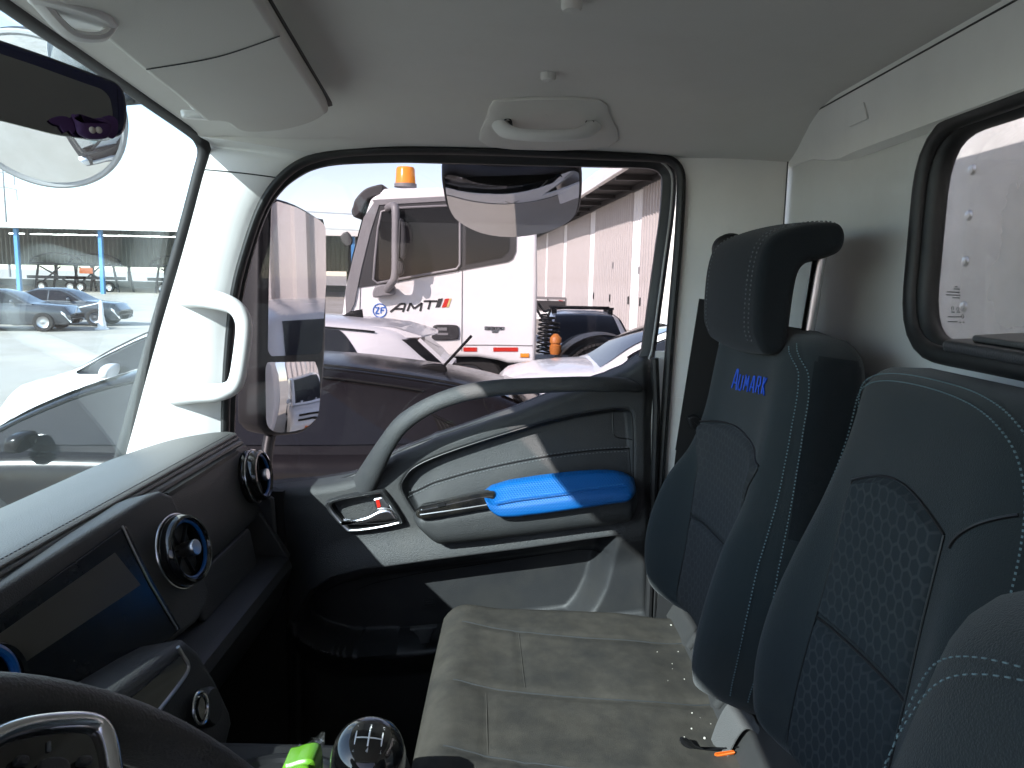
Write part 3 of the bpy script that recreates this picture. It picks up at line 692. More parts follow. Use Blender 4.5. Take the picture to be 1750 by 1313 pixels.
# black shadow groove under the pad
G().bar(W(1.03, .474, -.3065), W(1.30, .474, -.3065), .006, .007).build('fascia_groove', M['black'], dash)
def vent(c, n, r, nm='round_vent', blue_lo=True):
    n = V(n).normalized(); c = V(c)
    v = G().lathe(c, n, [(r * 1.0, -.03), (r * 1.04, 0), (r * 1.04, .006), (r * .99, .009), (r * .99, .011), (r * 1.0, .013), (r * .98, .022), (r * .93, .026), (r * .86, .0265), (r * .80, .022), (r * .79, .010)], 56, cap=False).build(nm, M['gloss'], dash)
    G().torus(c + n * .0085, n, r * 1.035, .0018, 56, 8).build('chrome_ring', M['chrome'], v)
    G().torus(c + n * .020, n, r * .80, .0026, 56, 8).build('blue_ring', M['bluep'], v)
    G().lathe(c + n * .000, n, [(r * .80, -.03), (r * .79, .012)], 40, cap=False).build('vent_tube', M['black'], v)
    G().lathe(c - n * .025, n, [(r * .82, 0), (.001, .001)], 40).build('vent_back', M['black'], v)
    x = n.orthogonal().normalized(); zz = V((0, 0, 1)); up = (zz - n * zz.dot(n)).normalized(); rt = n.cross(up)
    for k in range(6):
        a = PI * k / 3 + .3; d = up * math.cos(a) + rt * math.sin(a)
        G().bar(c + n * .006 + d * .008, c + n * .006 + d * (r * .78), .0022, .014, up=n).build('vent_blade', M['dark'], v)
    G().lathe(c + n * .004, n, [(.0095, 0), (.0095, .016), (.0105, .018), (.0105, .026), (.0095, .028), (.0001, .0283)], 28).build('vent_knob', M['steel'], v)
vn = V((0, -1, .18))
pv2 = ony(428, 815, .462); vent(pv2, vn, .0455)
# ---- centre stack: tilted face
SP0 = W(.95, .452, -.285); SN = V((-.12, -1, .30)).normalized()
def sp(px, py, off=0.0): return onp(px, py, SP0 + SN * off, SN)
STK = [(-260, 1175), (0, 1002), (150, 908), (255, 846), (276, 838), (296, 846), (312, 880), (338, 950), (358, 1008), (357, 1030), (340, 1062), (300, 1095), (210, 1168), (120, 1235), (0, 1330), (-260, 1500)]
stack = G().slab([sp(a, b, .014) for a, b in STK], -SN, .060, .007, 4).build('centre_stack', M['char'], dash)
SCR = [(-260, 1225), (0, 1048), (209, 899), (230, 945), (258, 1000), (303, 1076), (190, 1168), (60, 1265), (-260, 1470)]
scr = G().slab(rnd_corners([sp(a, b, .012) for a, b in SCR], .004, 3), SN, .0055, .0015, 2).build('screen', M['screen'], stack)
SCI = [(-255, 1262), (0, 1083), (196, 945), (228, 985), (240, 1000), (60, 1120), (-255, 1340)]
G().slab([sp(a, b, .0176) for a, b in SCI], SN, .0006).build('display_area', M['display'], scr)
qq = [sp(a, b, .0185) for a, b in ((209, 899), (230, 945), (258, 1000), (303, 1076))]
G().tube(qq, .0012, 6).build('screen_edge_trim', M['steel'], scr)
vent(sp(298, 944, .006), (SN + V((.0, 0, 0))), .0455)
bk_ = G().lathe(sp(-22, 1168, .014), SN, [(.034, 0), (.034, .010), (.031, .014), (.026, .014), (.025, .006), (.001, .005)], 40).build('round_switch', M['gloss'], stack)
G().torus(sp(-22, 1168, .026), SN, .030, .0042, 40, 8).build('blue_ring', M['bluep'], bk_)
# ---- lower console with climate panel and rotary knob
LN = V((0, -1, .22)).normalized(); LP0 = W(0, .345, -.47)
def lp(px, py, off=0.0): return onp(px, py, LP0 + LN * off, LN)
CON = [(120, 1235), (210, 1168), (290, 1108), (318, 1090), (342, 1110), (372, 1160), (396, 1212), (400, 1240), (388, 1290), (350, 1360), (280, 1440), (60, 1440)]
con = G().slab([lp(a, b, 0) for a, b in CON], -LN, .16, .012, 4).build('lower_console', M['char'], dash)
CLP = [(150, 1245), (235, 1180), (296, 1128), (306, 1120), (318, 1140), (316, 1152), (262, 1224), (200, 1300), (120, 1330)]
cl = G().slab(rnd_corners([lp(a, b, .0) for a, b in CLP], .006, 3), LN, .003, .001, 2).build('climate_panel', M['gloss'], con)
G().tube(smc([lp(a, b, .003) for a, b in ((304, 1106), (312, 1120), (321, 1135), (319, 1150), (300, 1178), (264, 1224), (240, 1255))], 5, False), .0023, 8).build('satin_trim', M['steel'], con)
kn = G().lathe(lp(343, 1211, 0), LN, [(.0215, 0), (.0215, .012), (.019, .016), (.0185, .0165)], 36).build('rotary_knob', M['dark'], con)
G().torus(lp(343, 1211, .0165), LN, .0165, .0022, 40, 8).build('knob_ring', M['chrome'], kn)
G().lathe(lp(343, 1211, .012), LN, [(.0145, 0), (.013, .004), (.0001, .0045)], 30).build('knob_face', M['gloss'], kn)
G().bar(lp(318, 1235, .002), lp(312, 1242, .002), .002, .0015).build('console_tick', M['steel'], con)

# ================================================================== steering wheel
SWC = W(.195, .127, -.313); SWN = V((0.0, -.7526, .6585)).normalized()
wheel = thing('steering_wheel', 'dark grey steering wheel rim with silver framed buttons in the lower left corner', 'steering wheel', SWC)
wh = G().torus(SWC, SWN, .202, .0140, 96, 20, flat=1.1).build('rim', M['wrim'], wheel)
sx = V((1, 0, 0)); sx = (sx - SWN * sx.dot(SWN)).normalized(); sy = SWN.cross(sx)
def wp(a, b, off=0): return SWC + sx * a + sy * b + SWN * off
G().slab(smc([wp(*p) for p in ((-.09, -.06), (-.10, .02), (-.06, .075), (0, .085), (.06, .075), (.10, .02), (.09, -.06), (.04, -.10), (-.04, -.10))], 4), SWN, -.05, .0).build('hub_pad', M['dark'], wheel, bevel=.012)
sp1 = G().slab(smc([wp(*p, -.028) for p in ((.06, -.045), (.06, .045), (.12, .040), (.195, .03), (.195, -.02), (.12, -.035))], 4), SWN, .018, .006, 3).build('spoke', M['char'], wheel)
G().slab(smc([wp(*p, -.028) for p in ((-.06, -.045), (-.06, .045), (-.12, .040), (-.195, .03), (-.195, -.02), (-.12, -.035))], 4), SWN, .018, .006, 3).build('spoke', M['char'], wheel)
G().slab(smc([wp(*p, -.028) for p in ((-.03, -.05), (.03, -.05), (.025, -.195), (-.025, -.195))], 4), SWN, .014, .005, 3).build('spoke', M['char'], wheel)
# button cluster: located under the visible corner of the rim
BP0 = SWC + SWN * .014
def bp_(px, py, off=0): return onp(px, py, BP0 + SWN * off, SWN)
BF = [(-60, 1300), (-30, 1272), (20, 1252), (80, 1242), (135, 1240), (163, 1250), (178, 1280), (186, 1330), (190, 1390), (60, 1420), (-60, 1400)]
bf = smc([bp_(*p) for p in BF], 4); bc = sum(bf, V((0, 0, 0))) / len(bf)
cl_ = G().slab(bf, SWN, .004, .002, 2).build('button_panel', M['gloss'], wheel)
G().tube([p + SWN * .005 + (bc - p) * .06 for p in bf], .0042, 10, closed=True).build('silver_frame', M['chrome'], cl_)
for px, py, rr_ in ((30, 1306, .004), (138, 1306, .004), (85, 1320, .009)):
    G().slab(smc([bp_(px + dx * rr_ * 2600, py + dy * rr_ * 2200, .004) for dx, dy in ((-1, -.6), (0, -1), (1, -.6), (1, .8), (-1, .8))], 3), SWN, .004, .0015, 2).build('button', M['dark'], cl_)
G().tube([bp_(84, 1268, .0045), bp_(84, 1284, .0045)], .0009, 5).build('button_mark', M['threadg'], cl_)

# ================================================================== gear lever
gear = thing('gear_lever', 'round black and chrome gear knob with white shift pattern', 'gear lever', W(.50, .09, -.80))
kc = W(.50, .0955, -.338)
kx = V((-.42, -.10, .9)).normalized()
G().lathe(W(.5, .10, -.8), kx, [(.010, 0), (.009, .42)], 16).build('shaft', M['steel'], gear)
G().lathe(W(.5, .10, -.8), V((0, 0, 1)), [(.07, 0), (.06, .05), (.05, .10), (.035, .2), (.02, .3)], 24).build('boot', M['soft'], gear)
kn = G().lathe(kc, kx, [(.012, -.045), (.018, -.04), (.023, -.025), (.0262, -.008), (.0262, .004), (.0245, .014)], 40, cap=False).build('knob', M['chrome'], gear)
G().lathe(kc, kx, [(.0246, .013), (.023, .018), (.018, .0235), (.011, .0265), (.004, .0275), (.0001, .0276)], 40, cap=False).build('knob_cap', M['gloss'], kn)
G().slab([kc + V((-.0225, .016, -.02)), kc + V((-.026, .004, -.01)), kc + V((-.026, .004, .006)), kc + V((-.022, .015, .008))], (-1, .5, 0), .002).build('knob_band', M['white'], kn)
kr = V((0, -1, 0)); kr = (kr - kx * kr.dot(kx)).normalized(); ku = kx.cross(kr)
def kp(a, b):
    r_ = math.hypot(a, b); h = .0278 - .0 - (r_ / .025) ** 2 * .0095; return kc + kr * a + ku * b + kx * h
g = G()
for seg in (((-.009, -.005), (-.009, .005)), ((0, -.006), (0, .006)), ((.009, -.005), (.009, .005)), ((-.009, 0), (.009, 0))):
    g.tube([kp(lerp(seg[0][0], seg[1][0], t / 4), lerp(seg[0][1], seg[1][1], t / 4)) for t in range(5)], .0006, 5)
g.build('shift_pattern', M['white'], kn)
def digit(ch, c, h):
    S = {'1': [[(0, 1), (0, -1)]], '2': [[(-.6, .8), (.5, .9), (.5, .2), (-.6, -.9), (.6, -.9)]], '3': [[(-.5, .9), (.5, .7), (0, .1), (.5, -.5), (-.5, -.9)]], '4': [[(.3, -1), (.3, 1), (-.6, -.3), (.6, -.3)]], '5': [[(.5, 1), (-.5, 1), (-.5, .2), (.4, .1), (.4, -.7), (-.5, -.9)]], 'R': [[(-.5, -1), (-.5, 1), (.5, .8), (.4, .1), (-.5, 0)], [(0, 0), (.5, -1)]]}[ch]
    g = G()
    for st in S: g.tube([kp(c[0] + a * h * .6, c[1] + b * h) for a, b in st], .00045, 5)
    g.build('shift_digit', M['white'], kn)
for ch, c in (('1', (-.009, .0078)), ('3', (0, .0088)), ('5', (.009, .0078)), ('2', (-.009, -.0078)), ('4', (0, -.0088)), ('R', (.009, -.0078))): digit(ch, c, .0018)
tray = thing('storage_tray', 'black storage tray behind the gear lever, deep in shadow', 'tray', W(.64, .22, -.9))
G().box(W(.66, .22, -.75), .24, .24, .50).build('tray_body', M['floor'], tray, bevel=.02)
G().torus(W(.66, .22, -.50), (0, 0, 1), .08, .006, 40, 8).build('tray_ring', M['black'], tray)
# ================================================================== loose things in the footwell
gb = thing('green_pouch', 'lime green plastic pouch lying beside the gear knob', 'pouch', W(.62, .16, -.62))
G().slab(smc([onx(a, b, .62) for a, b in ((478, 1318), (496, 1306), (515, 1300), (530, 1300), (538, 1310), (541, 1350), (537, 1440), (500, 1460), (474, 1400))], 3), (1, 0, 0), .03, .006, 3).build('pouch_body', M['green'], gb)
G().slab(smc([onx(a, b, .617) for a, b in ((484, 1322), (505, 1308), (526, 1306), (532, 1318), (510, 1326))], 3), (-1, 0, 0), .004, .001, 2).build('pouch_flap', M['green'], gb)
wr = thing('plastic_wrapper', 'crumpled clear plastic wrapper lying behind the lime green pouch', 'wrapper', W(.69, .2, -.5))
rows = []
for i in range(9):
    rows.append([onx(490 + 7 * j + rnd.uniform(-4, 4), 1292 - 4 * j + 3 * i + rnd.uniform(-4, 4), .69) + V((rnd.uniform(-.012, .012), 0, 0)) for j in range(10)])
G().grid(rows).build('crumpled_sheet', M['wrap'], wr, smooth=False)

# ================================================================== sun visor
vis = thing('sun_visor', 'pale grey sun visor folded up against the headliner above the windscreen', 'sun visor', W(.85, .36, .25))
va, vb_, vc = W(.8, .262, .250), W(1.1, .262, .250), W(.9, .44, .222)
pn = (vb_ - va).cross(vc - va).normalized()
if pn.z > 0: pn = -pn
VPX = [(557, 170), (553, 183), (530, 196), (490, 207), (450, 212), (415, 212), (396, 206), (384, 196), (366, 192), (345, 190), (300, 150), (250, 110), (200, 68), (160, 34), (120, 2), (60, -48), (-40, -140), (-60, -190), (200, -340), (330, -205), (420, -60), (505, 82)]
VO = [onp(a, b, va, pn) for a, b in VPX]
ctr = sum(VO, V((0, 0, 0))) / len(VO)
vo = smc(VO, 5)
vb = G().slab([p - pn * .008 for p in vo], pn, .021, .008, 5).build('visor_panel', M['trim2'], vis)
a, b = [ctr + (p - ctr) * 1 for p in (onp(250, 119, ctr + pn * .0135, pn), onp(478, 62, ctr + pn * .0135, pn))]
mid = onp(370, 98, ctr + pn * .0137, pn)
G().tube(smc([a, mid, b], 10, False), .0007, 6).build('visor_seam', M['dark'], vb)
G().slab([p for p in (onp(560, 176, va - pn * .012, pn), onp(567, 174, va - pn * .012, pn), onp(345, -205, va - pn * .012, pn), onp(325, -205, va - pn * .012, pn))], (0, -.2, -1), .006).build('edge_shadow_strip', M['rubber'], vis)  # black strip stands in for the shadow in the gap behind the visor
hg = onp(352, 196, ctr + pn * .004, pn)
G().tube([hg + V((.03, .03, .02)), hg + V((.012, .012, .002)), hg, hg + V((-.03, -.012, 0))], .0055, 10).build('hinge_pin', M['trim'], vis)
G().slab(smc([hg + V((.05, .01, .012)), hg + V((.02, .04, .008)), hg + V((-.005, .03, .006)), hg + V((.01, -.005, .008))], 3), (0, -.2, -1), .012, .004, 3).build('hinge_bracket', M['trim'], vis)
cg = onp(140, 12, ctr + pn * .004, pn)
G().slab(smc([cg + V((-.05, .02, .004)), cg + V((.02, .035, .004)), cg + V((.035, -.01, .004)), cg + V((-.01, -.02, .004))], 3), (0, -.1, -1), .014, .005, 3).build('visor_clip', M['trim'], vis)
G().tube(smc([cg + V((-.03, .02, -.006)), cg + V((0, .012, -.022)), cg + V((.022, -.004, -.018)), cg + V((.03, -.012, -.004))], 5, False), .0045, 8, flat=1.8).build('clip_tongue', M['trim'], vis)

# ================================================================== roof grab handle with recess plate
rgh = thing('roof_grab_handle', 'pale moulded grab handle fixed to the roof rail above the door window', 'grab handle', onx(935, 215, 1.30))
RP = [(833, 250), (832, 195), (838, 178), (852, 169), (930, 165), (1010, 167), (1034, 174), (1042, 190), (1044, 250)]
rq = []
def onroof(px, py):
    d = ray(px, py); lo_, hi_ = .3, 1.45
    for k in range(40):
        m_ = (lo_ + hi_) / 2; p = EYE + d * (m_ / d.x)
        if p.z - 2.15 > zroof(p.x, p.y) or p.x > 1.385: hi_ = m_
        else: lo_ = m_
    return EYE + d * (lo_ / d.x)
def inset2(P, k):
    cx_ = sum(a for a, b in P) / len(P); cy_ = sum(b for a, b in P) / len(P); return [(cx_ + (a - cx_) * (1 - k), cy_ + (b - cy_) * (1 - k)) for a, b in P]
RPs = sm2(RP, 4)
up_ = V((-.55, 0, -.83))
rws_ = [[onroof(a, b) - up_ * .004 for a, b in RPs], [onroof(a, b) + up_ * .003 for a, b in inset2(RPs, .02)], [onroof(a, b) + up_ * .005 for a, b in inset2(RPs, .06)]]
for k in (.2, .4, .6, .8, .98): rws_.append([onroof(a, b) + up_ * .005 for a, b in inset2(RPs, k)])
G().grid(rws_, cu=True).build('mounting_plate', M['liner'], rgh)
HD = [(852, 207), (862, 222), (888, 230), (935, 232), (982, 230), (1006, 222), (1018, 207)]
hx_ = onroof(935, 215).x
hpt = smc([onx(a, b, hx_ + x) for (a, b), x in zip(HD, (.0, -.022, -.036, -.040, -.036, -.022, .0))], 6, False)
G().tube(hpt, [lerp(.0150, .0095, ss(0, .35, min(i, len(hpt) - 1 - i) / len(hpt))) for i in range(len(hpt))], 16, flat=.9).build('grip', M['trim'], rgh)
for px, py in ((868, 212), (1008, 213)):
    G().lathe(onx(px, py, hx_ - .020), V((-1, .1, .1)), [(.0075, -.004), (.0075, .006), (.006, .007), (.0058, .001), (.0001, .0005)], 20).build('screw_hole', M['dark'], rgh)

# ================================================================== interior mirror and the winged figure over it
IMX = .57
im = thing('rear_view_mirror', 'black framed interior rear view mirror hanging at the windscreen header', 'mirror', W(IMX, .34, .2))
MN = V((-.62, -.78, .12)).normalized()
MP0 = ony(100, 165, .335)
def mp(px, py, off=0): return onp(px, py, MP0 + MN * off, MN)
MO = [(-150, 40), (0, 88), (60, 108), (140, 137), (178, 150), (192, 165), (198, 195), (196, 228), (188, 242), (165, 245), (90, 234), (0, 211), (-150, 180), (-175, 110)]
mo = rnd_corners([mp(a, b, -.02) for a, b in MO], .006, 3)
mh = G().slab(mo, MN, .024, .006, 4).build('housing', M['mhouse'], im)
mc_ = sum(mo, V((0, 0, 0))) / len(mo)
MI = [(-147, 46), (0, 93), (60, 113), (140, 142), (175, 154), (187, 168), (192, 195), (190, 227), (184, 237), (163, 240), (90, 230), (0, 207), (-147, 176), (-170, 110)]
G().slab(rnd_corners([mp(a, b, .0042) for a, b in MI], .005, 3), MN, .0012).build('mirror_glass', M['dmirror'], mh)
G().tube([mc_ - MN * .02, mc_ + V((.03, .10, .05)), W(IMX, .50, .27)], .008, 10).build('stem', M['black'], im)
orn = thing('winged_figure', 'small dark purple winged figure over the lower corner of the interior mirror', 'ornament', mp(155, 225, .006))  # thin purple slabs laid over the mirror glass
WG = [(82, 206), (95, 200), (112, 200), (122, 208), (128, 222), (122, 230), (116, 224), (108, 228), (100, 216), (92, 214)]
G().slab(smc([mp(a, b, .006) for a, b in WG], 2), MN, .002, .0006, 2).build('wing', M['purple'], orn)
WG2 = [(168, 205), (185, 198), (199, 206), (200, 226), (192, 238), (180, 232), (172, 222)]
G().slab(smc([mp(a, b, .006) for a, b in WG2], 2), MN, .002, .0006, 2).build('wing', M['purple'], orn)
BO = [(124, 212), (118, 198), (130, 205), (142, 203), (152, 206), (165, 204), (176, 208), (184, 216), (182, 232), (172, 240), (150, 240), (138, 236), (128, 228)]
G().slab(smc([mp(a, b, .006) for a, b in BO], 3), MN, .009, .004, 4).build('body', M['purple'], orn)
for px in (157, 168): G().lathe(mp(px, 223, .014), MN, [(.0025, 0), (.0025, .001), (.0015, .002), (.0001, .0023)], 14).build('eye', M['eye'], orn)
# ================================================================== seat backs
class Back:
    def __init__(s, xc, p0, p1, wt, Tt, bt, n=3.6, s0=0.0):
        s.xc = xc; s.p0 = W(xc, *p0); s.p1 = W(xc, *p1); d = (s.p1 - s.p0); s.H = d.length; s.d = d.normalized()
        s.N = V((0, s.d.z, -s.d.y)); s.wt = wt; s.Tt = Tt; s.bt = bt; s.n = n
    def prof(s, t):
        w = pws(s.wt, t); T = pws(s.Tt, t); b = pws(s.bt, t)
        e = 1.0
        if t > .90: e = max(0.0, 1 - ((t - .90) / .10) ** 2.6) ** (1 / 2.6)
        if t < .06: e = max(0.0, 1 - ((.06 - t) / .06) ** 2.4) ** (1 / 2.4)
        return w * (1 - .42 * (1 - e)), T, b * e, e
    def F(s, t, q, lift=0.0):
        w, T, b, e = s.prof(t); a = abs(q)
        d = -T / 2 + T / 2 * max(0, 1 - a ** s.n) ** (1 / s.n) * e
        d += b * math.exp(-((a - .76) / .21) ** 2) - .006 * math.exp(-(a / .5) ** 2) * ss(0, .03, b)
        lean = s.lean(t) if hasattr(s, 'lean') else 0
        return s.p0 + s.d * (s.H * t) + V((q * w, 0, 0)) + s.N * (d + lean + lift)
    def hull(s, ns=72, m=96):
        rows = []
        for i in range(ns + 1):
            t = i / ns; t = .5 - .5 * math.cos(PI * t) if False else t
            w, T, b, e = s.prof(t); row = []
            for k in range(m):
                a = 2 * PI * k / m; c = math.cos(a); sn = math.sin(a)
                q = math.copysign(abs(c) ** (2 / s.n), c)
                if sn >= 0: row.append(s.F(t, q))
                else: row.append(s.p0 + s.d * (s.H * t) + V((q * w, 0, 0)) + s.N * (-T / 2 - T / 2 * abs(sn) ** (2 / s.n) * e + (s.lean(t) if hasattr(s, 'lean') else 0)))
            rows.append(row)
        g = G().grid(rows, cu=True); g.f.append(tuple(range(m))); g.f.append(tuple(ns * m + k for k in range(m)))
        return g
    def patch(s, t0, t1, qa, qb, nt=40, nq=28, inf=.0058, rim=.0012):
        rows = []; uv = []
        for i in range(nt + 1):
            row = []
            for j in range(nq + 1):
                u = i / nt; v = j / nq
                tt0 = t0(v) if callable(t0) else t0; tt1 = t1(v) if callable(t1) else t1
                t = lerp(tt0, tt1, u); q = lerp(qa(t), qb(t), v)
                ed = min(min(u, 1 - u) * (tt1 - tt0) * s.H, min(v, 1 - v) * (qb(t) - qa(t)) * s.prof(t)[0])
                k = ss(0, .007, ed); row.append(s.F(t, q, lerp(-rim, inf, k)))
                uv.append((q * s.prof(t)[0], t * s.H))
            rows.append(row)
        return rows, uv
    def stitch(s, pts, n, lift=.0035, r=.0011):
        q = resample([s.F(t, qq, lift) for t, qq in pts], n); g = G()
        for i in range(0, n - 1, 2): g.bar(q[i], q[i + 1].lerp(q[i], .15), r * 1.2, r * .8)
        return g
    def line(s, pts, lift=.0006, r=.0015):
        return G().tube([s.F(t, q, lift) for t, q in pts], r, 6)
def build_patch(rows, uv, name, m, parent):
    g = G().grid(rows); o = g.build(name, m, parent, weld=False)
    ul = o.data.uv_layers.new(name='UVMap')
    for lp_ in o.data.loops: ul.data[lp_.index].uv = uv[lp_.vertex_index]
    return o
def cr(tab, n=60):
    a, b = tab[0][0], tab[-1][0]
    return [(lerp(a, b, i / n), pws(tab, lerp(a, b, i / n))) for i in range(n + 1)]
# ---- outer seat back
sb = thing('outer_seat_back', 'dark cloth outer passenger seat back with raised headrest and blue embroidered lettering', 'seat back', W(1.06, -.30, -.6))
S1 = Back(1.065, (-.279, -.525), (-.332, -.052),
          [(0, .205), (.08, .225), (.20, .243), (.32, .243), (.45, .228), (.56, .206), (.66, .194), (.82, .190), (1, .185)],
          [(0, .10), (.3, .12), (.6, .12), (.8, .11), (1, .095)],
          [(0, .048), (.12, .064), (.25, .066), (.42, .052), (.55, .026), (.70, .014), (.88, .010), (1, .006)])
o = S1.hull().build('backrest', M['fabric'], sb, angle=70)
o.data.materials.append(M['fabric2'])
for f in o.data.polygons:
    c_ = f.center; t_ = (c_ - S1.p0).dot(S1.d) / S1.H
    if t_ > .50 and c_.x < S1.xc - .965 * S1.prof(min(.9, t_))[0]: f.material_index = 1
qa = lambda t: pws([(.0, -.52), (.25, -.48), (.5, -.55), (.64, -.76)], t); qb = lambda t: -qa(t)
tcurve = lambda v: .635 + .045 * math.sin(PI * v)
r_, uv = S1.patch(lambda v: .352 - .02 * v, tcurve, qa, qb, 40, 36); build_patch(r_, uv, 'hex_insert', M['hexg'], sb)
r_, uv = S1.patch(.02, lambda v: .347 - .02 * v, qa, qb, 30, 36); build_patch(r_, uv, 'lumbar_insert', M['hexg'], sb)
for sgn in (-1, 1):
    S1.stitch([(t, sgn * q) for t, q in cr([(.08, .93), (.3, .92), (.5, .92), (.62, .93), (.75, .93), (.9, .92), (.955, .80)])], 220).build('edge_stitching', M['thread' if sgn < 0 else 'threadg'], sb, weld=False)['kind'] = 'stuff'
    S1.stitch([(t, sgn * q) for t, q in cr([(.08, .975), (.3, .97), (.5, .97), (.62, .975), (.75, .975), (.9, .965), (.965, .86)])], 220).build('edge_stitching', M['thread' if sgn < 0 else 'threadg'], sb, weld=False)['kind'] = 'stuff'
# side cheeks of the upper block (dark cloth), inboard
# seam across the head block
S1.line([(.640 + .046 * math.sin(PI * (q + .78) / 1.56), q) for q in [lerp(-.76, .76, i / 30) for i in range(31)]]).build('block_seam', M['black'], sb)
# embroidered lettering
LET = {'A': [[(0, 0), (.42, 1), (.62, 1), (.80, 0)], [(.25, .32), (.74, .32)]], 'U': [[(.08, 1), (.0, .18), (.12, 0), (.55, 0), (.70, .18), (.74, 1)]],
       'M': [[(0, 0), (.12, 1), (.42, .35), (.74, 1), (.84, 0)]], 'R': [[(0, 0), (.10, 1), (.62, 1), (.72, .62), (.58, .46), (.12, .46)], [(.42, .46), (.70, 0)]],
       'K': [[(0, 0), (.08, 1)], [(.66, 1), (.10, .50), (.72, 0)]]}
g = G(); x0 = 0
qx = -.049
for i, ch in enumerate('AUMARK'):
    sc_ = (.027 if i == 0 else .0215); hh = (.029 if i == 0 else .0215)
    for st in LET[ch]:
        pts = []
        for a, b in zip(st, st[1:]):
            for k in range(4): pts.append((lerp(a[0], b[0], k / 4), lerp(a[1], b[1], k / 4)))
        pts.append(st[-1])
        g.tube([S1.F(.790 + (b * hh + .085 * (qx + .049)) / S1.H, -(qx + a * sc_) / .194, .0016) for a, b in pts], .00135, 6, flat=.8)
    qx += (.0285 if i == 0 else .0268)
g.build('embroidered_lettering', M['bluet'], sb)
# headrest: bent side profile, padded, on two steel posts
HR = [(1296, 585), (1290, 560), (1293, 500), (1300, 450), (1312, 415), (1335, 395), (1372, 384), (1410, 379), (1436, 381), (1447, 395), (1447, 415), (1436, 432), (1408, 443), (1385, 448), (1370, 462), (1362, 490), (1356, 530), (1350, 575), (1343, 598), (1325, 608), (1306, 604)]
hr0 = smc([onx(a, b, .932) for a, b in HR], 4)
hd = G(); rows = []
Lh = .262; c_ = sum(hr0, V((0, 0, 0))) / len(hr0)
inw = []
for i in range(len(hr0)):
    tg = hr0[(i + 1) % len(hr0)] - hr0[i - 1]; q_ = V((1, 0, 0)).cross(tg).normalized()
    inw.append(q_)
if sum(((c_ - p).dot(q) for p, q in zip(hr0, inw))) < 0: inw = [-q for q in inw]
rr_ = .011
for k in range(7):
    a = PI / 2 * k / 6; rows.append([p + q * (rr_ * (1 - math.sin(a))) + V((rr_ * (1 - math.cos(a)), 0, 0)) for p, q in zip(hr0, inw)])
for k in range(1, 12):
    x = lerp(rr_, Lh - rr_, k / 12); bow = .006 * math.sin(PI * k / 12)
    rows.append([p - q * bow + V((x, 0, 0)) for p, q in zip(hr0, inw)])
for k in range(7):
    a = PI / 2 * k / 6; rows.append([p + q * (rr_ * (1 - math.cos(a))) + V((Lh - rr_ * (1 - math.sin(a)), 0, 0)) for p, q in zip(hr0, inw)])
hd.grid(rows, cu=True); m_ = len(hr0); hd.f.append(tuple(range(m_))); hd.f.append(tuple((len(rows) - 1) * m_ + i for i in range(m_)))
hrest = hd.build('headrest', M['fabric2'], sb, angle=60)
fr_i = list(range(0, 46))
for xo, nm in ((.034, 0), (.020, 1), (Lh - .034, 0)):
    pl = [hr0[i] - inw[i] * (.006 * math.sin(PI * xo / Lh) + .0004) + V((xo, 0, 0)) for i in range(0, 40)]
    q = resample(pl, 86); g = G()
    for i in range(0, 84, 2): g.bar(q[i], q[i + 1].lerp(q[i], .2), .0015, .0012)
    g.build('headrest_stitching', M['threadg'], hrest, weld=False)['kind'] = 'stuff'
for x in (.99, 1.13):
    a = W(x, -.388, .045); b = W(x, -.372, -.13); G().tube([a, b], .0085, 14).build('headrest_post', M['steel'], sb)
# ---- middle seat back
mb = thing('middle_seat_back', 'dark teal cloth middle seat back with hexagon patterned panel', 'seat back', W(.64, -.28, -.6))
S2 = Back(.640, (-.284, -.478), (-.345, -.068),
          [(0, .160), (.08, .178), (.2, .190), (.35, .188), (.55, .174), (.75, .158), (.90, .150), (1, .142)],
          [(0, .09), (.3, .12), (.6, .13), (.85, .125), (1, .10)],
          [(0, .026), (.15, .034), (.32, .033), (.48, .024), (.62, .013), (.78, .004), (1, .0)], n=3.2)
S2.hull().build('backrest', M['fabric'], mb, angle=70)
qa2 = lambda t: pws([(0, -.48), (.25, -.46), (.5, -.46), (.74, -.50)], t); qb2 = lambda t: -qa2(t)
r_, uv = S2.patch(lambda v: .395 - .02 * v, lambda v: .715 + .05 * math.sin(PI * v), qa2, qb2, 44, 36); build_patch(r_, uv, 'hex_insert', M['hexf'], mb)
r_, uv = S2.patch(.02, lambda v: .388 - .02 * v, qa2, qb2, 34, 36); build_patch(r_, uv, 'lumbar_insert', M['hexf'], mb)
loop = [(.06, -.90), (.2, -.90), (.4, -.90), (.6, -.90), (.75, -.90), (.85, -.87), (.92, -.76), (.955, -.5), (.965, 0), (.955, .5), (.92, .76), (.85, .87), (.75, .90), (.6, .90), (.4, .90), (.2, .90), (.06, .90)]
lo = [(p.x, p.y) for p in smc([V((a, b, 0)) for a, b in loop], 8, False)]
S2.stitch(lo, 470).build('edge_stitching', M['thread'], mb, weld=False)['kind'] = 'stuff'
loop = [(.06, -.965), (.2, -.965), (.4, -.965), (.6, -.965), (.75, -.96), (.87, -.93), (.945, -.80), (.975, -.52), (.982, 0), (.975, .52), (.945, .80), (.87, .93), (.75, .96), (.6, .965), (.4, .965), (.2, .965), (.06, .965)]
lo = [(p.x, p.y) for p in smc([V((a, b, 0)) for a, b in loop], 8, False)]
S2.stitch(lo, 480).build('edge_stitching', M['thread'], mb, weld=False)['kind'] = 'stuff'
for sgn in (-1,):
    S2.line([(lerp(.70, .80, i / 12), sgn * lerp(.56, .86, (i / 12) ** 1.5)) for i in range(13)]).build('bolster_seam', M['black'], mb)
S2.line([(.716 + .05 * math.sin(PI * v), lerp(qa2(.72), qb2(.72), v)) for v in [i / 30 for i in range(31)]], .0008, .0012).build('insert_seam', M['black'], mb)
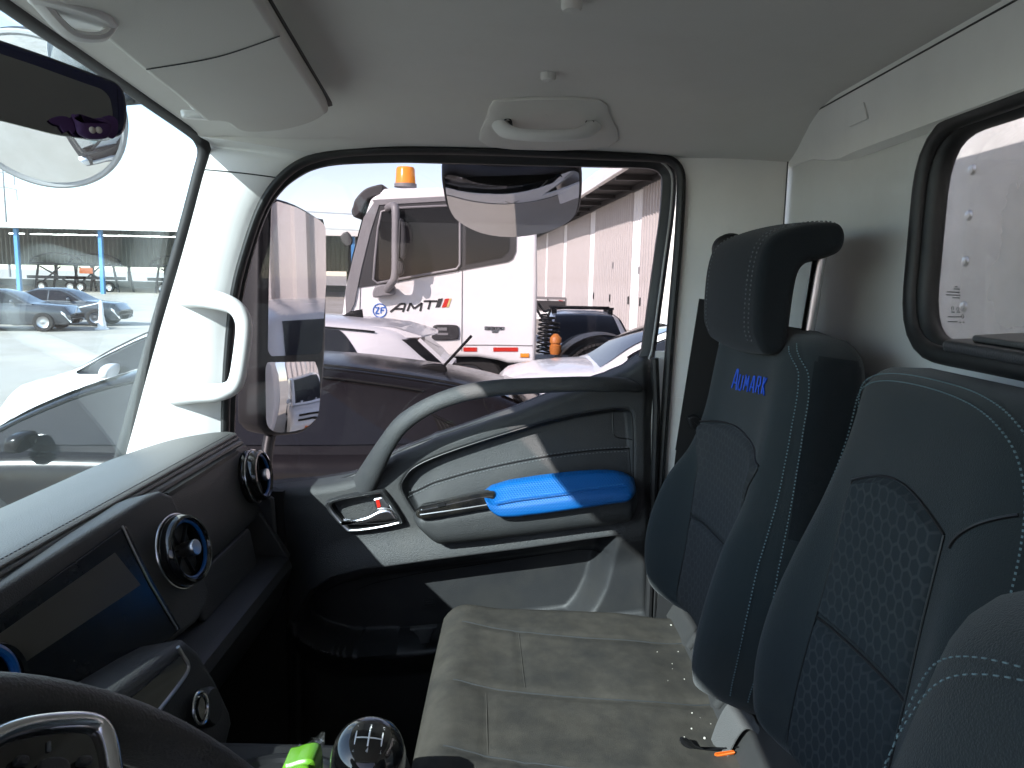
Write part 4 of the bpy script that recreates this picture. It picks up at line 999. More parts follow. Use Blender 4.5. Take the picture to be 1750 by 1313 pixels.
for sgn in (-1, 1):
    S2.line([(t, sgn * qb2(t)) for t in [lerp(.03, .715, i / 40) for i in range(41)]], .0008, .0011).build('insert_seam', M['black'], mb)
    S1.line([(t, sgn * qb(t)) for t in [lerp(.03, .635, i / 40) for i in range(41)]], .0008, .0011).build('insert_seam', M['black'], sb)
S2.line([(.3915 - .02 * v, lerp(qa2(.39), qb2(.39), v)) for v in [i / 20 for i in range(21)]], .0002, .0014).build('lumbar_seam', M['black'], mb)
S1.line([(.3495 - .02 * v, lerp(qa(.35), qb(.35), v)) for v in [i / 20 for i in range(21)]], .0002, .0014).build('lumbar_seam', M['black'], sb)
# folding latch on top of the middle seat back
lt = G().slab(rnd_corners([W(.50, -.355, -.054), W(.50, -.42, -.050), W(.66, -.425, -.050), W(.66, -.365, -.054)], .012, 4), (0, .05, 1), .010, .004, 3).build('top_latch', M['dark'], mb)
G().slab(rnd_corners([W(.51, -.365, -.043), W(.51, -.41, -.040), W(.63, -.415, -.040), W(.63, -.373, -.043)], .008, 4), (0, .05, 1), .005, .002, 3).build('latch_plate', M['char'], lt)
# ---- bench cushion under both
bench = thing('bench_seat_cushion', 'dusty grey brown bench seat cushion with stitched seams and stains', 'seat cushion', W(.9, -.05, -.75))
def cushion(x, y):
    z = -.576
    ex = min(1.325 - x, x - .46); ey = min(.118 - y, y + .36)
    def edge(d, r): return 0 if d > r else -r * (1 - math.sqrt(max(0, 1 - (1 - max(d, 0) / r) ** 2)))
    z += edge(1.325 - x, .05) + edge(.118 - y, .055) + edge(y + .36, .03) * .3
    z += .010 * ss(.0, .10, y)
    for xs in (1.205, 1.02, .86): z -= .0028 * math.exp(-((x - xs - .02 * math.sin(y * 9)) / .007) ** 2) * ss(.10, .05, y)
    for xa, xb, ys in ((1.02, 1.205, -.028), (.86, 1.02, .02), (.70, .86, -.03)):
        if xa < x < xb: z -= .0022 * math.exp(-((y - ys - .05 * (x - xa)) / .006) ** 2)
    z += .0022 * math.sin((x - .5) * 19) * math.sin((y + .1) * 15)
    z -= .010 * math.exp(-((y + .28) / .06) ** 2)
    return z
rows = []
for i in range(121):
    x = lerp(.46, 1.325, i / 120); row = []
    for j in range(71):
        y = lerp(-.36, .118, j / 70); row.append(W(x, y, cushion(x, y)))
    row.append(W(x, .122, -.66)); row.append(W(x, .105, -.75)); rows.append(row)
end = [[p + V((.003, 0, -.02)) for p in rows[-1]], [p + V((-.005, 0, -.12)) for p in rows[-1]]]
end0 = [[p + V((0, 0, -.12)) for p in rows[0]]]
G().grid(end0 + rows + end).build('cushion', M['dusty'], bench, angle=70)
for k, (xs, y0_, y1_) in enumerate(((1.207, -.30, .075), (1.022, -.30, .075), (.862, -.30, .075))):
    G().tube([W(xs + .02 * math.sin(y * 9), y, cushion(xs + .02 * math.sin(y * 9), y) + .0004) for y in [lerp(y0_, y1_, i / 30) for i in range(31)]], .0011, 6).build('cushion_seam', M['threadd'], bench)
for xa, xb, ys in ((1.03, 1.20, -.028), (.87, 1.01, .02)):
    G().tube([W(x, ys + .05 * (x - xa), cushion(x, ys + .05 * (x - xa)) + .0002) for x in [lerp(xa, xb, i / 20) for i in range(21)]], .0010, 6).build('cushion_seam', M['dusty'], bench)
g = G()
for k in range(16):
    x = rnd.uniform(.9, 1.28); y = -.285 + abs(rnd.gauss(0, .03)); y = min(y, .08); r_ = rnd.uniform(.0005, .0012) * (1.5 if k < 5 else .8)
    g.lathe(W(x, y, cushion(x, max(y, -.33)) + .0005), (rnd.uniform(-.4, .4), rnd.uniform(-.4, .4), 1), [(r_, 0), (r_ * .8, r_ * .8), (r_ * .1, r_)], 6)
o = g.build('crumbs', M['crumb'], weld=False); o['kind'] = 'stuff'; tag(o, 'pale crumbs scattered along the back of the seat cushion', 'crumbs')
G().box(W(.88, -.09, -.86), .82, .36, .34).build('seat_base', M['floor'], bench, bevel=.02)
# fabric gusset between cushion and seat backs
rows = []
for i in range(41):
    x = lerp(.50, 1.31, i / 40); rows.append([W(x, lerp(-.285, -.345, j / 8), lerp(-.592, -.46, (j / 8)) - .012 * math.sin(PI * j / 8) + .006 * math.sin(x * 40) * math.sin(PI * j / 8)) for j in range(9)])
G().grid(rows).build('gusset_cover', M['grey'], bench)
for xa in (1.16, .99):
    G().tube(smc([W(xa, -.292, -.575), W(xa - .01, -.305, -.545), W(xa - .02, -.318, -.515), W(xa + .02, -.325, -.505), W(xa + .045, -.318, -.518)], 5, False), .008, 10).build('gusset_fold', M['grey'], bench)
# ---- belt strap and buckle at the middle seat
bs = thing('lap_belt', 'grey webbing lap belt loop tucked between cushion and middle seat back', 'seat belt', W(.90, -.25, -.58))
b0 = [onx(1226, 1288, .905), onx(1235, 1262, .91), onx(1248, 1236, .912), onx(1262, 1222, .91), onx(1280, 1228, .90), onx(1300, 1250, .88)]
rows = []
for p in smc(b0, 6, False): rows.append([p + V((-.018, -.004, -.008)), p, p + V((.018, .004, .008))])
gs = G().grid(rows); o_ = [[q + V((.0004, -.0014, -.0004)) for q in r] for r in rows]; gs.grid(o_)
gs.build('webbing', M['belt'], bs)
bk = thing('belt_buckle', 'black seat belt buckle with orange release tab sunk into the cushion', 'buckle', onx(1215, 1290, .90))
G().slab(smc([onx(a, b, .905) for a, b in ((1160, 1268), (1172, 1266), (1200, 1284), (1262, 1280), (1266, 1290), (1240, 1298), (1190, 1294))], 3), (-.5, 0, .8), .010, .003, 2).build('buckle_body', M['black'], bk)
G().slab(rnd_corners([onx(a, b, .893) for a, b in ((1219, 1290), (1252, 1285), (1256, 1290), (1224, 1296))], .002, 2), (-.5, 0, .8), .006, .001, 2).build('release_tab', M['orange'], bk)
# ---- shoulder belt behind the outer seat
sbt = thing('shoulder_belt', 'black shoulder seat belt hanging on the pillar beside the outer seat', 'seat belt', W(1.33, -.33, -.6))
G().bar(W(1.345, -.345, -.03), W(1.350, -.318, -.30), .004, .046, up=V((0, 1, 0))).build('webbing', M['beltd'], sbt)
G().bar(W(1.352, -.322, -.30), W(1.352, -.300, -.62), .004, .05, up=V((0, 1, 0))).build('webbing', M['beltd'], sbt)
G().slab(smc([onx(a, b, 1.30) for a, b in ((1214, 425), (1222, 408), (1240, 400), (1258, 404), (1256, 422), (1228, 440), (1218, 446))], 3), (-1, 0, 0), .03, .008, 3).build('belt_guide', M['black'], sbt)
G().slab(rnd_corners([onx(a, b, 1.325) for a, b in ((1172, 712), (1186, 706), (1204, 720), (1204, 738), (1180, 732))], .004, 3), (-1, 0, 0), .014, .004, 3).build('tongue', M['black'], sbt)
# ---- driver seat back edge in the near corner
ds = thing('driver_seat_back', 'dark cloth edge of the driver seat back in the lower right corner', 'seat back', W(.1, -.3, -.6))
S3 = Back(.09, (-.085, -.60), (-.165, -.09),
          [(0, .18), (.3, .215), (.6, .222), (.85, .21), (1, .20)], [(0, .10), (.5, .12), (1, .10)], [(0, .03), (.3, .05), (.6, .04), (.8, .02), (1, .01)], n=3.4)
S3.hull(50, 80).build('backrest', M['fabric'], ds, angle=70)
loop = [(.2, .93), (.5, .93), (.7, .93), (.85, .90), (.93, .78), (.965, .5), (.97, 0)]
for off in (0, -.06):
    lo = [(p.x, p.y + off) for p in smc([V((a, b, 0)) for a, b in loop], 8, False)]
    S3.stitch(lo, 260, r=.0006).build('edge_stitching', M['thread'], ds, weld=False)['kind'] = 'stuff'
# ================================================================== mirrors outside the cab
def dome(outline, n, b, rings=10):
    c = sum(outline, V((0, 0, 0))) / len(outline); n = V(n).normalized(); g = G(); rows = []
    rm_ = max((p - c).length for p in outline)
    for k in range(rings, 0, -1):
        f = k / rings; rows.append([c + (p - c) * f + n * (b * (1 - ((p - c).length * f / rm_) ** 2)) for p in outline])
    g.grid(rows, cu=True); o = len(g.v); g.v.append(tuple(c + n * b)); m = len(outline)
    for i in range(m): g.f.append(((rings - 1) * m + i, (rings - 1) * m + (i + 1) % m, o))
    return g
dm = thing('door_mirror', 'tall black side mirror with flat upper and curved lower glass outside the window', 'side mirror', W(1.74, .53, -.45))
DP = W(1.78, .50, 0)
dc = (EYE - DP).normalized()
def dp(px, py, off=0, n=None, P=DP): return onp(px, py, P + n * off, n)
nU = (dc + V((.16, -1, .02)).normalized()).normalized()
nL = (dc + V((.40, -1, -.16)).normalized()).normalized()
HS = [(444, 352), (455, 342), (470, 338), (508, 350), (545, 372), (558, 384), (560, 480), (558, 600), (550, 690), (545, 716), (522, 738), (490, 745), (462, 744), (446, 732), (440, 700), (441, 480)]
hs = G().slab(smc([dp(a, b, -.002, nU) for a, b in HS], 3), -nU, .075, .012, 4).build('housing', M['black'], dm)
UG = [(462, 350), (472, 344), (506, 355), (546, 377), (555, 388), (556, 480), (549, 598), (543, 605), (462, 609), (456, 600), (458, 480)]
G().slab(rnd_corners([dp(a, b, -.0015, nU) for a, b in UG], .006, 3), nU, .003).build('flat_mirror_glass', M['mirror'], hs)
LG = [(456, 622), (470, 619), (530, 618), (539, 622), (545, 650), (543, 705), (535, 719), (515, 733), (480, 739), (462, 734), (453, 715), (452, 650)]
rim_ = smc([dp(a, b, .000, nU) for a, b in LG], 3)
dome(rim_, nL, .010).build('curved_mirror_glass', M['mirror'], hs)
G().tube(smc([dp(462, 742, -.03, nU), onx(456, 780, 1.72), onx(455, 840, 1.68), onx(458, 905, 1.56)], 5, False), .014, 12).build('support_arm', M['black'], dm)
G().tube(smc([dp(450, 352, -.03, nU), onx(440, 330, 1.70), onx(415, 330, 1.60), onx(380, 345, 1.50)], 5, False), .012, 12).build('support_arm', M['black'], dm)
km = thing('kerb_mirror', 'dark convex look-down mirror fixed above the outside of the door window', 'kerb mirror', W(1.60, -.03, .2))
KN = V((-.70, -.05, -.70)).normalized(); KP = W(1.60, 0, .165)
KO = [(754, 305), (760, 297), (778, 296), (820, 304), (875, 306), (930, 300), (975, 289), (990, 290), (996, 300), (994, 345), (985, 372), (960, 388), (920, 398), (870, 402), (820, 396), (780, 378), (764, 358), (758, 335)]
ko = smc([onp(a, b, KP, KN) for a, b in KO], 3)
kh = G().slab(ko, -KN, .05, .012, 4).build('housing', M['dark'], km)
kc2 = sum(ko, V((0, 0, 0))) / len(ko)
dome([kc2 + (p - kc2) * .95 + KN * .0005 for p in ko], KN, .020).build('mirror_glass', M['mirror'], kh)
G().tube(smc([kc2 + V((.03, -.03, .03)), kc2 + V((.02, -.06, .12)), W(1.49, -.05, .30)], 5, False), .012, 12).build('bracket', M['black'], km)
rm = thing('front_mirror', 'round convex blind-spot mirror on an arm outside the windscreen', 'round mirror', ony(70, 195, .90))
rc = ony(68, 194, .90); cdir = (EYE - rc).normalized(); RN = (cdir + V((.05, .55, -.55)).normalized() * .5).normalized()
xr = RN.orthogonal().normalized(); yr = RN.cross(xr)
rad = .148
def circ(r, n=56, off=0): return [rc + (xr * math.cos(2 * PI * k / n) + yr * math.sin(2 * PI * k / n)) * r + RN * off for k in range(n)]
rh = G().slab(circ(rad), RN, -.035, 0).build('housing', M['dark'], rm, bevel=.01)
dome(circ(rad * .965, off=.001), RN, .030, 14).build('mirror_glass', M['mirror'], rh)
G().torus(rc, RN, rad * .985, .006, 56, 8).build('rim', M['strip'], rh)
G().tube(smc([rc - RN * .03, ony(215, 170, .86), ony(260, 172, .80), ony(330, 205, .72)], 5, False), .013, 12).build('arm', M['dark'], rm)

# ================================================================== own cargo box behind the cab window
cb = thing('cargo_box', 'white panelled cargo box front wall with rivets behind the rear window', 'cargo box', V((.6, -3, 1.0)))
G().box(V((.60, -2.74, 2.15)), 2.05, 4.1, 2.5).build('box_body', M['boxw'], cb, bevel=.02)
for px, py in ((1663, 290), (1657, 368), (1651, 447), (1648, 524)):
    G().lathe(ony(px, py, -.69), (0, 1, 0), [(.0085, -.003), (.0085, .001), (.006, .0045), (.0001, .0055)], 18).build('rivet', M['steel'], cb)
# ================================================================== cars
def paint(name, col, rough=.25, **k): return mat(name, col, rough, var=.03, coat=.5, spec=.5, **k)
m_cglass = mat('car_glass', (.008, .008, .010), .05, var=.1, spec=.28)
m_tyre = mat('tyre_rubber', (.018, .017, .016), .85, var=.2, bump=.5, bscale=60)
m_rim = mat('alloy_rim', (.4, .4, .41), .3, metal=1)
m_tail = mat('tail_lens', (.35, .01, .01), .15, var=.1)
m_head = mat('head_lens', (.7, .71, .72), .25, var=.1)
def wheel_parts(parent, c, ax, r, w):
    t = G().lathe(c, ax, [(r * .62, -w / 2), (r * .93, -w / 2), (r, -w * .38), (r, w * .38), (r * .93, w / 2), (r * .62, w / 2)], 36, cap=False).build('wheel', m_tyre, parent)
    G().lathe(V(c), ax, [(r * .63, w * .3), (r * .60, w * .48), (r * .52, w * .40), (r * .20, w * .42), (.001, w * .46)], 24, cap=False).build('rim', m_rim, t)
def make_car(name, label, loc, rotz, p, L, hw, top, roof, zb_tab, paintm, sidewins, group=None, tumble=.74, roofm=None, mirror=True, trimm=None, wheels=True):
    car = thing(name, label, 'car', (loc[0], loc[1], 0), group, local=True, rotz=rotz)
    hf = L / 2
    def plan(y): return hw * (1 - .16 * ss(hf * .62, hf, abs(y)) - .0)
    ys = [lerp(hf, -hf, i / 48) for i in range(49)]
    rows = []
    for y in ys:
        w = plan(y); zt = pws(top, y); e = ss(hf, hf - .12, abs(y)); zlo = lerp(.42, .22, e); zt2 = lerp(min(zt, .62), zt, .45 + .55 * e)
        half = [(0, zt2 + .025), (.5 * w, zt2 + .02), (.84 * w, zt2), (.955 * w, zt2 - .05), (w, zt2 - .16), (w * 1.0, .58), (.985 * w, .40), (.93 * w, zlo + .02), (.5 * w, zlo)]
        row = [V((-a, y, b)) for a, b in half[::-1]] + [V((a, y, b)) for a, b in half[1:]]
        rows.append(row)
    g = G().grid(rows); m = len(rows[0]); g.f.append(tuple(range(m))); g.f.append(tuple(48 * m + i for i in range(m)))
    g.build('body', paintm, car, angle=50)
    ya, yd = roof[0][0], roof[-1][0]; zmax = max(z for _, z in roof)
    def zr(y): return pws(roof[::-1], y)
    def zb(y): return pws(zb_tab, y)
    def wz(y, z):
        return plan(y) * .93 * lerp(1, tumble, max(0, min(1, (z - zb(y)) / (zmax - .95 if zmax > 1 else .4)))) 
    rows = []
    for i in range(61):
        y = lerp(ya, yd, i / 60); z = max(zr(y), zb(y) + .005); h = z - zb(y); r_ = min(.10, h * .5)
        half = [(0, z + .018 * min(1, h * 3)), (wz(y, z) * .5, z + .012 * min(1, h * 3)), (wz(y, z) * .84, z - r_ * .12), (wz(y, z - r_ * .5) * .97, z - r_ * .5), (wz(y, z - r_), z - r_), (wz(y, zb(y) + h * .4), zb(y) + h * .4), (wz(y, zb(y) - .05), zb(y) - .05)]
        rows.append([V((-a, y, b)) for a, b in half[::-1]] + [V((a, y, b)) for a, b in half[1:]])
    G().grid(rows).build('roof', roofm or paintm, car, angle=50)
    def sidepatch(sgn, y0, y1, lo=.02, hi=.075, off=.006, nm='side_window', mt=m_cglass, tap=0):
        rws = []
        for i in range(25):
            y = lerp(y0, y1, i / 24); za = zb(y) + lo; zc = max(za + .002, max(zr(y), zb(y)) - hi); row = []
            if tap: zc = lerp(zc, za + .004, ss(.35, 1.05, i / 24))
            for j in range(9):
                z = lerp(za, zc, j / 8); row.append(V((sgn * (wz(y, z) + off), y, z)))
            rws.append(row)
        return G().grid(rws).build(nm, mt, car)
    for kw, (y0, y1) in enumerate(sidewins):
        for sgn in (-1, 1):
            o = sidepatch(sgn, y0, y1, tap=(p.get('taper') and kw == len(sidewins) - 1))
            if sgn < 0:
                G().tube([V((sgn * (wz(y, max(zr(y), zb(y) + .08) - .06) + .010), y, max(zr(y), zb(y) + .08) - .062)) for y in [lerp(y0, y1, k / 20) for k in range(21)]], .010, 6).build('window_frame', m_frame, o)
    def glasspatch(y0, y1, f, nm):
        rws = []
        for i in range(17):
            y = lerp(y0, y1, i / 16); z = max(zr(y), zb(y)) ; h = max(0, z - zb(y))
            rws.append([V((q * wz(y, z) * f, y, z + .024 * min(1, h * 3) - .02 * q * q * min(1, h * 3))) for q in [lerp(-1, 1, k / 12) for k in range(13)]])
        return G().grid(rws).build(nm, m_cglass, car)
    yB, yC = p['yB'], p['yC']
    glasspatch(ya - .08, yB + .03, .84, 'windscreen'); glasspatch(yC - .03, yd + .10, .82, 'rear_window')
    for sgn in (-1, 1):
        G().slab(smc([V((sgn * plan(hf - .2) * q, y, z)) for q, y, z in ((.98, hf - .55, pws(top, hf - .3) - .11), (1.0, hf - .25, pws(top, hf - .2) - .16), (.90, hf - .02, pws(top, hf) - .20), (.92, hf - .02, pws(top, hf) - .30), (1.0, hf - .22, pws(top, hf - .2) - .28))], 3), (sgn, .4, 0), .02, .006, 2).build('headlight', m_head, car)
        G().slab(smc([V((sgn * plan(-hf + .15) * q, y, z)) for q, y, z in ((1.0, -hf + .35, .92), (.99, -hf + .08, .95), (.96, -hf + .06, .80), (1.0, -hf + .32, .80))], 3), (sgn, -.5, 0), .03, .006, 2).build('taillight', m_tail, car)
        if mirror:
            mp_ = V((sgn * (hw * .93 + .10), ya - .55, zb(ya - .5) + .06))
            G().slab(smc([mp_ + V((-sgn * .09, .03, -.04)), mp_ + V((sgn * .08, .05, -.06)), mp_ + V((sgn * .10, .02, .05)), mp_ + V((-sgn * .06, 0, .07))], 4), (0, -1, 0), .10, .03, 4).build('wing_mirror', trimm or paintm, car)
        for yy in p.get('handles', ()):
            G().slab(smc([V((sgn * (plan(yy) + .002), yy + a, pws(top, yy) - .17 + b)) for a, b in ((-.11, -.018), (.11, -.018), (.11, .018), (-.11, .018))], 3), (sgn, 0, 0), .03, .008, 2).build('door_handle', trimm or paintm, car)
        for yw in ((hf * .64, -hf * .60) if wheels else ()):
            wheel_parts(car, V((sgn * (hw - .08), yw, .33)), V((sgn, 0, 0)), .33, .22)
    car['_x'] = 0
    return car, zr, zb, wz, plan
m_frame = mat('window_trim', (.010, .009, .009), .45, var=.1, spec=.15)
m_dkcar = mat('dark_brown_paint', (.008, .006, .0062), .2, var=.05, spec=.2)
m_silver = paint('silver_white_paint', (.62, .60, .60), .3)
m_wcar = paint('white_car_paint', (.78, .78, .77), .25)
m_tealc = paint('graphite_paint', (.05, .055, .06), .25)
# dark coupe beside the cab: local y = world y - 2.25
cy = 2.0; ds_ = lambda L_: [(a - cy, b) for a, b in L_]
top_d = sorted(ds_([(4.6, .62), (4.4, .78), (3.6, .93), (2.6, .95), (1.2, .97), (.3, 1.0), (-.4, .99), (-.6, .80)]))
roof_d = ds_([(3.85, .93), (3.35, 1.19), (2.85, 1.39), (2.4, 1.48), (1.8, 1.52), (1.3, 1.505), (.8, 1.455), (.4, 1.40), (.05, 1.32), (-.25, 1.18), (-.45, 1.02)])
zb_d = sorted(ds_([(3.85, .93), (2.6, .95), (1.2, .98), (.3, 1.01), (-.6, 1.0)]))
carD, zr_, zb_, wz_, pl_ = make_car('parked_car', 'dark brown car parked right beside the cab, its roof falling to the rear', (6.0, cy), 0, dict(yB=2.80 - cy, yC=.10 - cy, handles=(2.05 - cy,), taper=1), 5.2, .92, top_d, roof_d, zb_d, m_dkcar, [(3.60 - cy, 2.14 - cy), (2.10 - cy, .62 - cy)], group='cars parked between the cab and the white truck')
OD = V((6.0, cy, 0))
lv = G().slab([onx(a, b, 5.10) - OD for a, b in ((741, 712), (800, 740), (808, 749), (757, 750))], (-1, 0, 0), .012).build('mesh_panel', m_frame, carD)
for k in range(6):
    G().bar(onx(748 + 8 * k, 718 + 3.6 * k, 5.085) - OD, onx(764 + 7.5 * k, 749, 5.085) - OD, .006, .006).build('mesh_bar', m_tyre, lv)
G().tube([onx(a, b, 5.085) - OD for a, b in ((735, 706), (800, 738), (812, 752))], .008, 6).build('panel_edge', m_frame, carD)
G().tube(smc([onx(a, b, 5.12) - OD for a, b in ((826, 676), (830, 695), (842, 712), (856, 722))], 4, False), .005, 6).build('panel_gap', m_frame, carD)
an = G().slab(smc([onx(a, b, 5.95) - OD for a, b in ((712, 630), (728, 622), (752, 621), (763, 626), (764, 640), (740, 640))], 3), (-1, 0, 0), .06, .015, 3).build('antenna_base', m_frame, carD)
G().tube([onx(760, 624, 5.92) - OD, onx(806, 574, 5.92) - OD], .011, 8).build('antenna_rod', m_frame, an)
G().tube([V((-(wz_(y - cy, zr_(y - cy) - .1) * .80), y - cy, zr_(y - cy) + .002)) for y in [lerp(2.5, .3, k / 24) for k in range(25)]], .010, 6).build('roof_seam', m_frame, carD)
# silver SUV behind it
cy = 2.90
top_s = sorted(ds_([(5.18, .75), (4.95, .98), (4.3, 1.12), (3.4, 1.14), (1.2, 1.20), (.75, 1.18), (.62, .95)]))
roof_s = ds_([(4.45, 1.13), (3.9, 1.42), (3.45, 1.62), (3.0, 1.69), (2.4, 1.715), (1.7, 1.69), (1.15, 1.62), (.80, 1.34), (.66, 1.19)])
zb_s = sorted(ds_([(4.5, 1.12), (3.4, 1.14), (1.2, 1.21), (.6, 1.20)]))
carS, zr_, zb_, wz_, pl_ = make_car('parked_car', 'silver hatchback with roof fin and rear spoiler parked behind the dark coupe', (8.3, cy), 0, dict(yB=3.5 - cy, yC=1.15 - cy, handles=(3.0 - cy, 2.0 - cy), taper=1), 4.6, .92, top_s, roof_s, zb_s, m_silver, [(4.25 - cy, 3.05 - cy), (3.0 - cy, 1.98 - cy), (1.93 - cy, 1.36 - cy)], group='cars parked between the cab and the white truck')
OS = V((8.3, cy, 0))
sp_ = []
for x_, f_ in ((-.60, 1), (.60, 1)): pass
rows = []
for q in (-1, -.9, -.5, 0, .5, .9, 1):
    xx = .62 * q; yt = .92 - .10 * (1 - q * q)
    rows.append([V((xx, 1.42 - cy, 1.655)), V((xx, 1.2 - cy, 1.64)), V((xx, yt - cy, 1.565)), V((xx, yt - .01 - cy, 1.55)), V((xx, 1.2 - cy, 1.535)), V((xx, 1.42 - cy, 1.55))])
g = G().grid(rows, cu=True); g.f.append((0, 1, 2, 3, 4, 5)); g.f.append(tuple(36 + i for i in range(6))); g.build('rear_spoiler', m_silver, carS, angle=25)
G().slab([onx(a, b, 7.60) - OS for a, b in ((663, 582), (712, 579), (727, 590), (764, 624), (766, 632), (718, 623))], (1, 0, 0), .03).build('rear_quarter_glass', m_cglass, carS)
G().bar(onx(716, 580, 7.585) - OS, onx(768, 628, 7.585) - OS, .02, .035).build('rear_pillar', m_silver, carS)
G().slab([V((0, y - cy, z)) for y, z in ((1.86, 1.70), (1.76, 1.765), (1.63, 1.79), (1.62, 1.70))], (1, 0, 0), .04, .01, 3).build('roof_fin', m_frame, carS)
# white SUV nose to the right
cy = -2.05
top_w = sorted(ds_([(.27, .85), (.12, 1.05), (-.3, 1.15), (-1.0, 1.20), (-2.5, 1.16), (-4.2, 1.15), (-4.35, .9)]))
roof_w = ds_([(-.85, 1.20), (-1.3, 1.48), (-1.75, 1.66), (-2.4, 1.74), (-3.2, 1.72), (-3.9, 1.60), (-4.2, 1.3), (-4.3, 1.16)])
zb_w = sorted(ds_([(-.8, 1.19), (-2.5, 1.17), (-4.3, 1.16)]))
carW, zr_, zb_, wz_, pl_ = make_car('parked_car', 'white SUV with its bonnet and windscreen showing behind the grab rail', (8.85, cy), 0, dict(yB=-1.75 - cy, yC=-3.85 - cy), 4.6, .94, top_w, roof_w, zb_w, m_wcar, [(-1.2 - cy, -2.4 - cy), (-2.45 - cy, -3.7 - cy)], group='cars parked between the cab and the white truck')
G().slab([onx(a, b, 7.93) - V((8.85, cy, 0)) for a, b in ((942, 676), (962, 674), (962, 688), (942, 690))], (-1, 0, 0), .01).build('red_sticker', M['red'], carW)
# far car with roof rack, seen end on
top_r = [(-2.2, .8), (-2.1, .95), (-1.3, .98), (1.2, .98), (2.0, .90), (2.25, .7)]
roof_r = [(1.35, .98), (.6, 1.42), (.2, 1.50), (-.6, 1.53), (-1.5, 1.45), (-2.1, 1.0)]
carR, *_ = make_car('parked_car', 'white estate car with black roof bars parked beyond the truck cab', (15.2, -1.35), R(90), dict(yB=.3, yC=-1.5), 4.5, .90, top_r, roof_r, [(-2.2, .98), (1.4, .98)], m_wcar, [(1.0, .0), (-.05, -1.1)], group='cars parked between the cab and the white truck')
for yy in (.0, -.7):
    b_ = G().tube([V((-.62, yy, 1.60)), V((.62, yy, 1.60))], .022, 8).build('roof_bar', m_frame, carR)
    for sx_ in (-.55, .55): G().box(V((sx_, yy, 1.54)), .10, .12, .12).build('bar_foot', m_frame, b_, bevel=.02)
# far parked dark cars through the windscreen
top_f = [(-2.3, .7), (-2.2, .95), (-1.3, .98), (1.0, .95), (2.1, .85), (2.3, .6)]
roof_f = [(1.15, .95), (.3, 1.36), (-.2, 1.42), (-.8, 1.38), (-1.6, 1.08), (-1.9, 1.0)]
for k, (x, y, rz, lab) in enumerate(((27.0, 17.8, R(193), 'nearer of two dark coupes parked in the yard beyond the windscreen'), (30.2, 17.6, R(188), 'farther of two dark coupes parked in the yard beyond the windscreen'))):
    make_car('parked_car', lab, (x, y), rz, dict(yB=.35, yC=-.8), 4.6, .92, top_f, roof_f, [(-2.0, .98), (1.2, .95)], m_tealc, [(.9, -.2), (-.25, -1.1)], group='dark cars parked out in the yard')
# white van behind our truck, caught in the side mirrors
top_v = [(-2.4, 1.1), (-2.3, 1.2), (1.2, 1.2), (1.9, 1.12), (2.35, 1.0), (2.45, .8)]
roof_v = [(1.95, 1.15), (1.45, 1.65), (1.1, 1.92), (.4, 2.0), (-1.6, 2.0), (-2.3, 1.92), (-2.4, 1.25)]
carV, *_ = make_car('white_van', 'white van standing behind the cab, reflected in the lower door mirror', (3.05, -4.9), R(2), dict(yB=1.15, yC=-2.25), 4.9, .92, top_v, roof_v, [(-2.4, 1.18), (2.0, 1.15)], m_wcar, [(1.5, .6)], tumble=.9)
carV['category'] = 'van'
pl = G().box(V((0, 2.47, .62)), .42, .02, .14).build('number_plate', M['orange'], carV)
for z in (.85, .98): G().box(V((0, 2.44, z)), 1.1, .03, .05).build('grille_bar', m_frame, carV)
# ================================================================== white tractor truck
TX = 11.0
tr = thing('tractor_truck', 'white heavy tractor truck with amber beacon and dark cab windows', 'truck', V((TX + 1.2, .8, 0)))
def tx(a, b, d=0): return onx(a, b, TX + d)
m_tw = mat('truck_white', (.80, .79, .78), .3, var=.02, coat=.3, dirt=(.66, .56, .45), dscale=1.4, damt=.5)
m_tgrey = mat('truck_grey_trim', (.20, .19, .19), .45, var=.1)
m_tdark = mat('truck_dark', (.028, .026, .026), .5, var=.15)
m_tgl = mat('truck_glass', (.012, .011, .012), .05, var=.1, spec=.14)
m_pink = mat('truck_decal_grey', (.56, .50, .50), .4, var=.05)
BODY = [(648, 322), (760, 320), (905, 324), (917, 332), (919, 480), (917, 560), (915, 622), (868, 622), (850, 616), (815, 611), (775, 611), (750, 617), (735, 625), (580, 625), (578, 590), (583, 545), (590, 490), (605, 430), (622, 372), (632, 342)]
G().slab([tx(a, b, 0) for a, b in BODY], (1, 0, 0), 2.45, .06, 4).build('cab_body', m_tw, tr, angle=30)
# dark upper side band with window frames
BAND = [(640, 344), (760, 340), (884, 340), (882, 430), (876, 443), (868, 448), (790, 462), (700, 478), (640, 488), (612, 492), (618, 450), (630, 390)]
bd = G().slab([tx(a, b, -.006) for a, b in BAND], (-1, 0, 0), .01).build('window_band', m_tdark, tr)
WIN = [(652, 362), (672, 356), (760, 352), (786, 352), (786, 452), (780, 460), (700, 474), (645, 484), (638, 478), (641, 440), (646, 390)]
wn_ = G().slab([tx(a, b, -.020) for a, b in WIN], (-1, 0, 0), .008).build('door_window', m_tgl, tr)
G().tube([tx(a, b, -.03) for a, b in WIN], .018, 8, closed=True).build('window_frame', m_tgrey, wn_)
WIN2 = [(796, 350), (872, 350), (870, 428), (858, 440), (796, 452)]
w2 = G().slab([tx(a, b, -.020) for a, b in WIN2], (-1, 0, 0), .008).build('rear_side_window', m_tgl, tr)
G().tube([tx(791, 345, -.004), tx(790, 460, -.004), tx(789, 600, -.004)], .007, 6).build('door_gap', m_tgrey, tr)
G().tube([tx(616, 492, -.004), tx(614, 560, -.004), tx(618, 612, -.004)], .007, 6).build('door_gap', m_tgrey, tr)
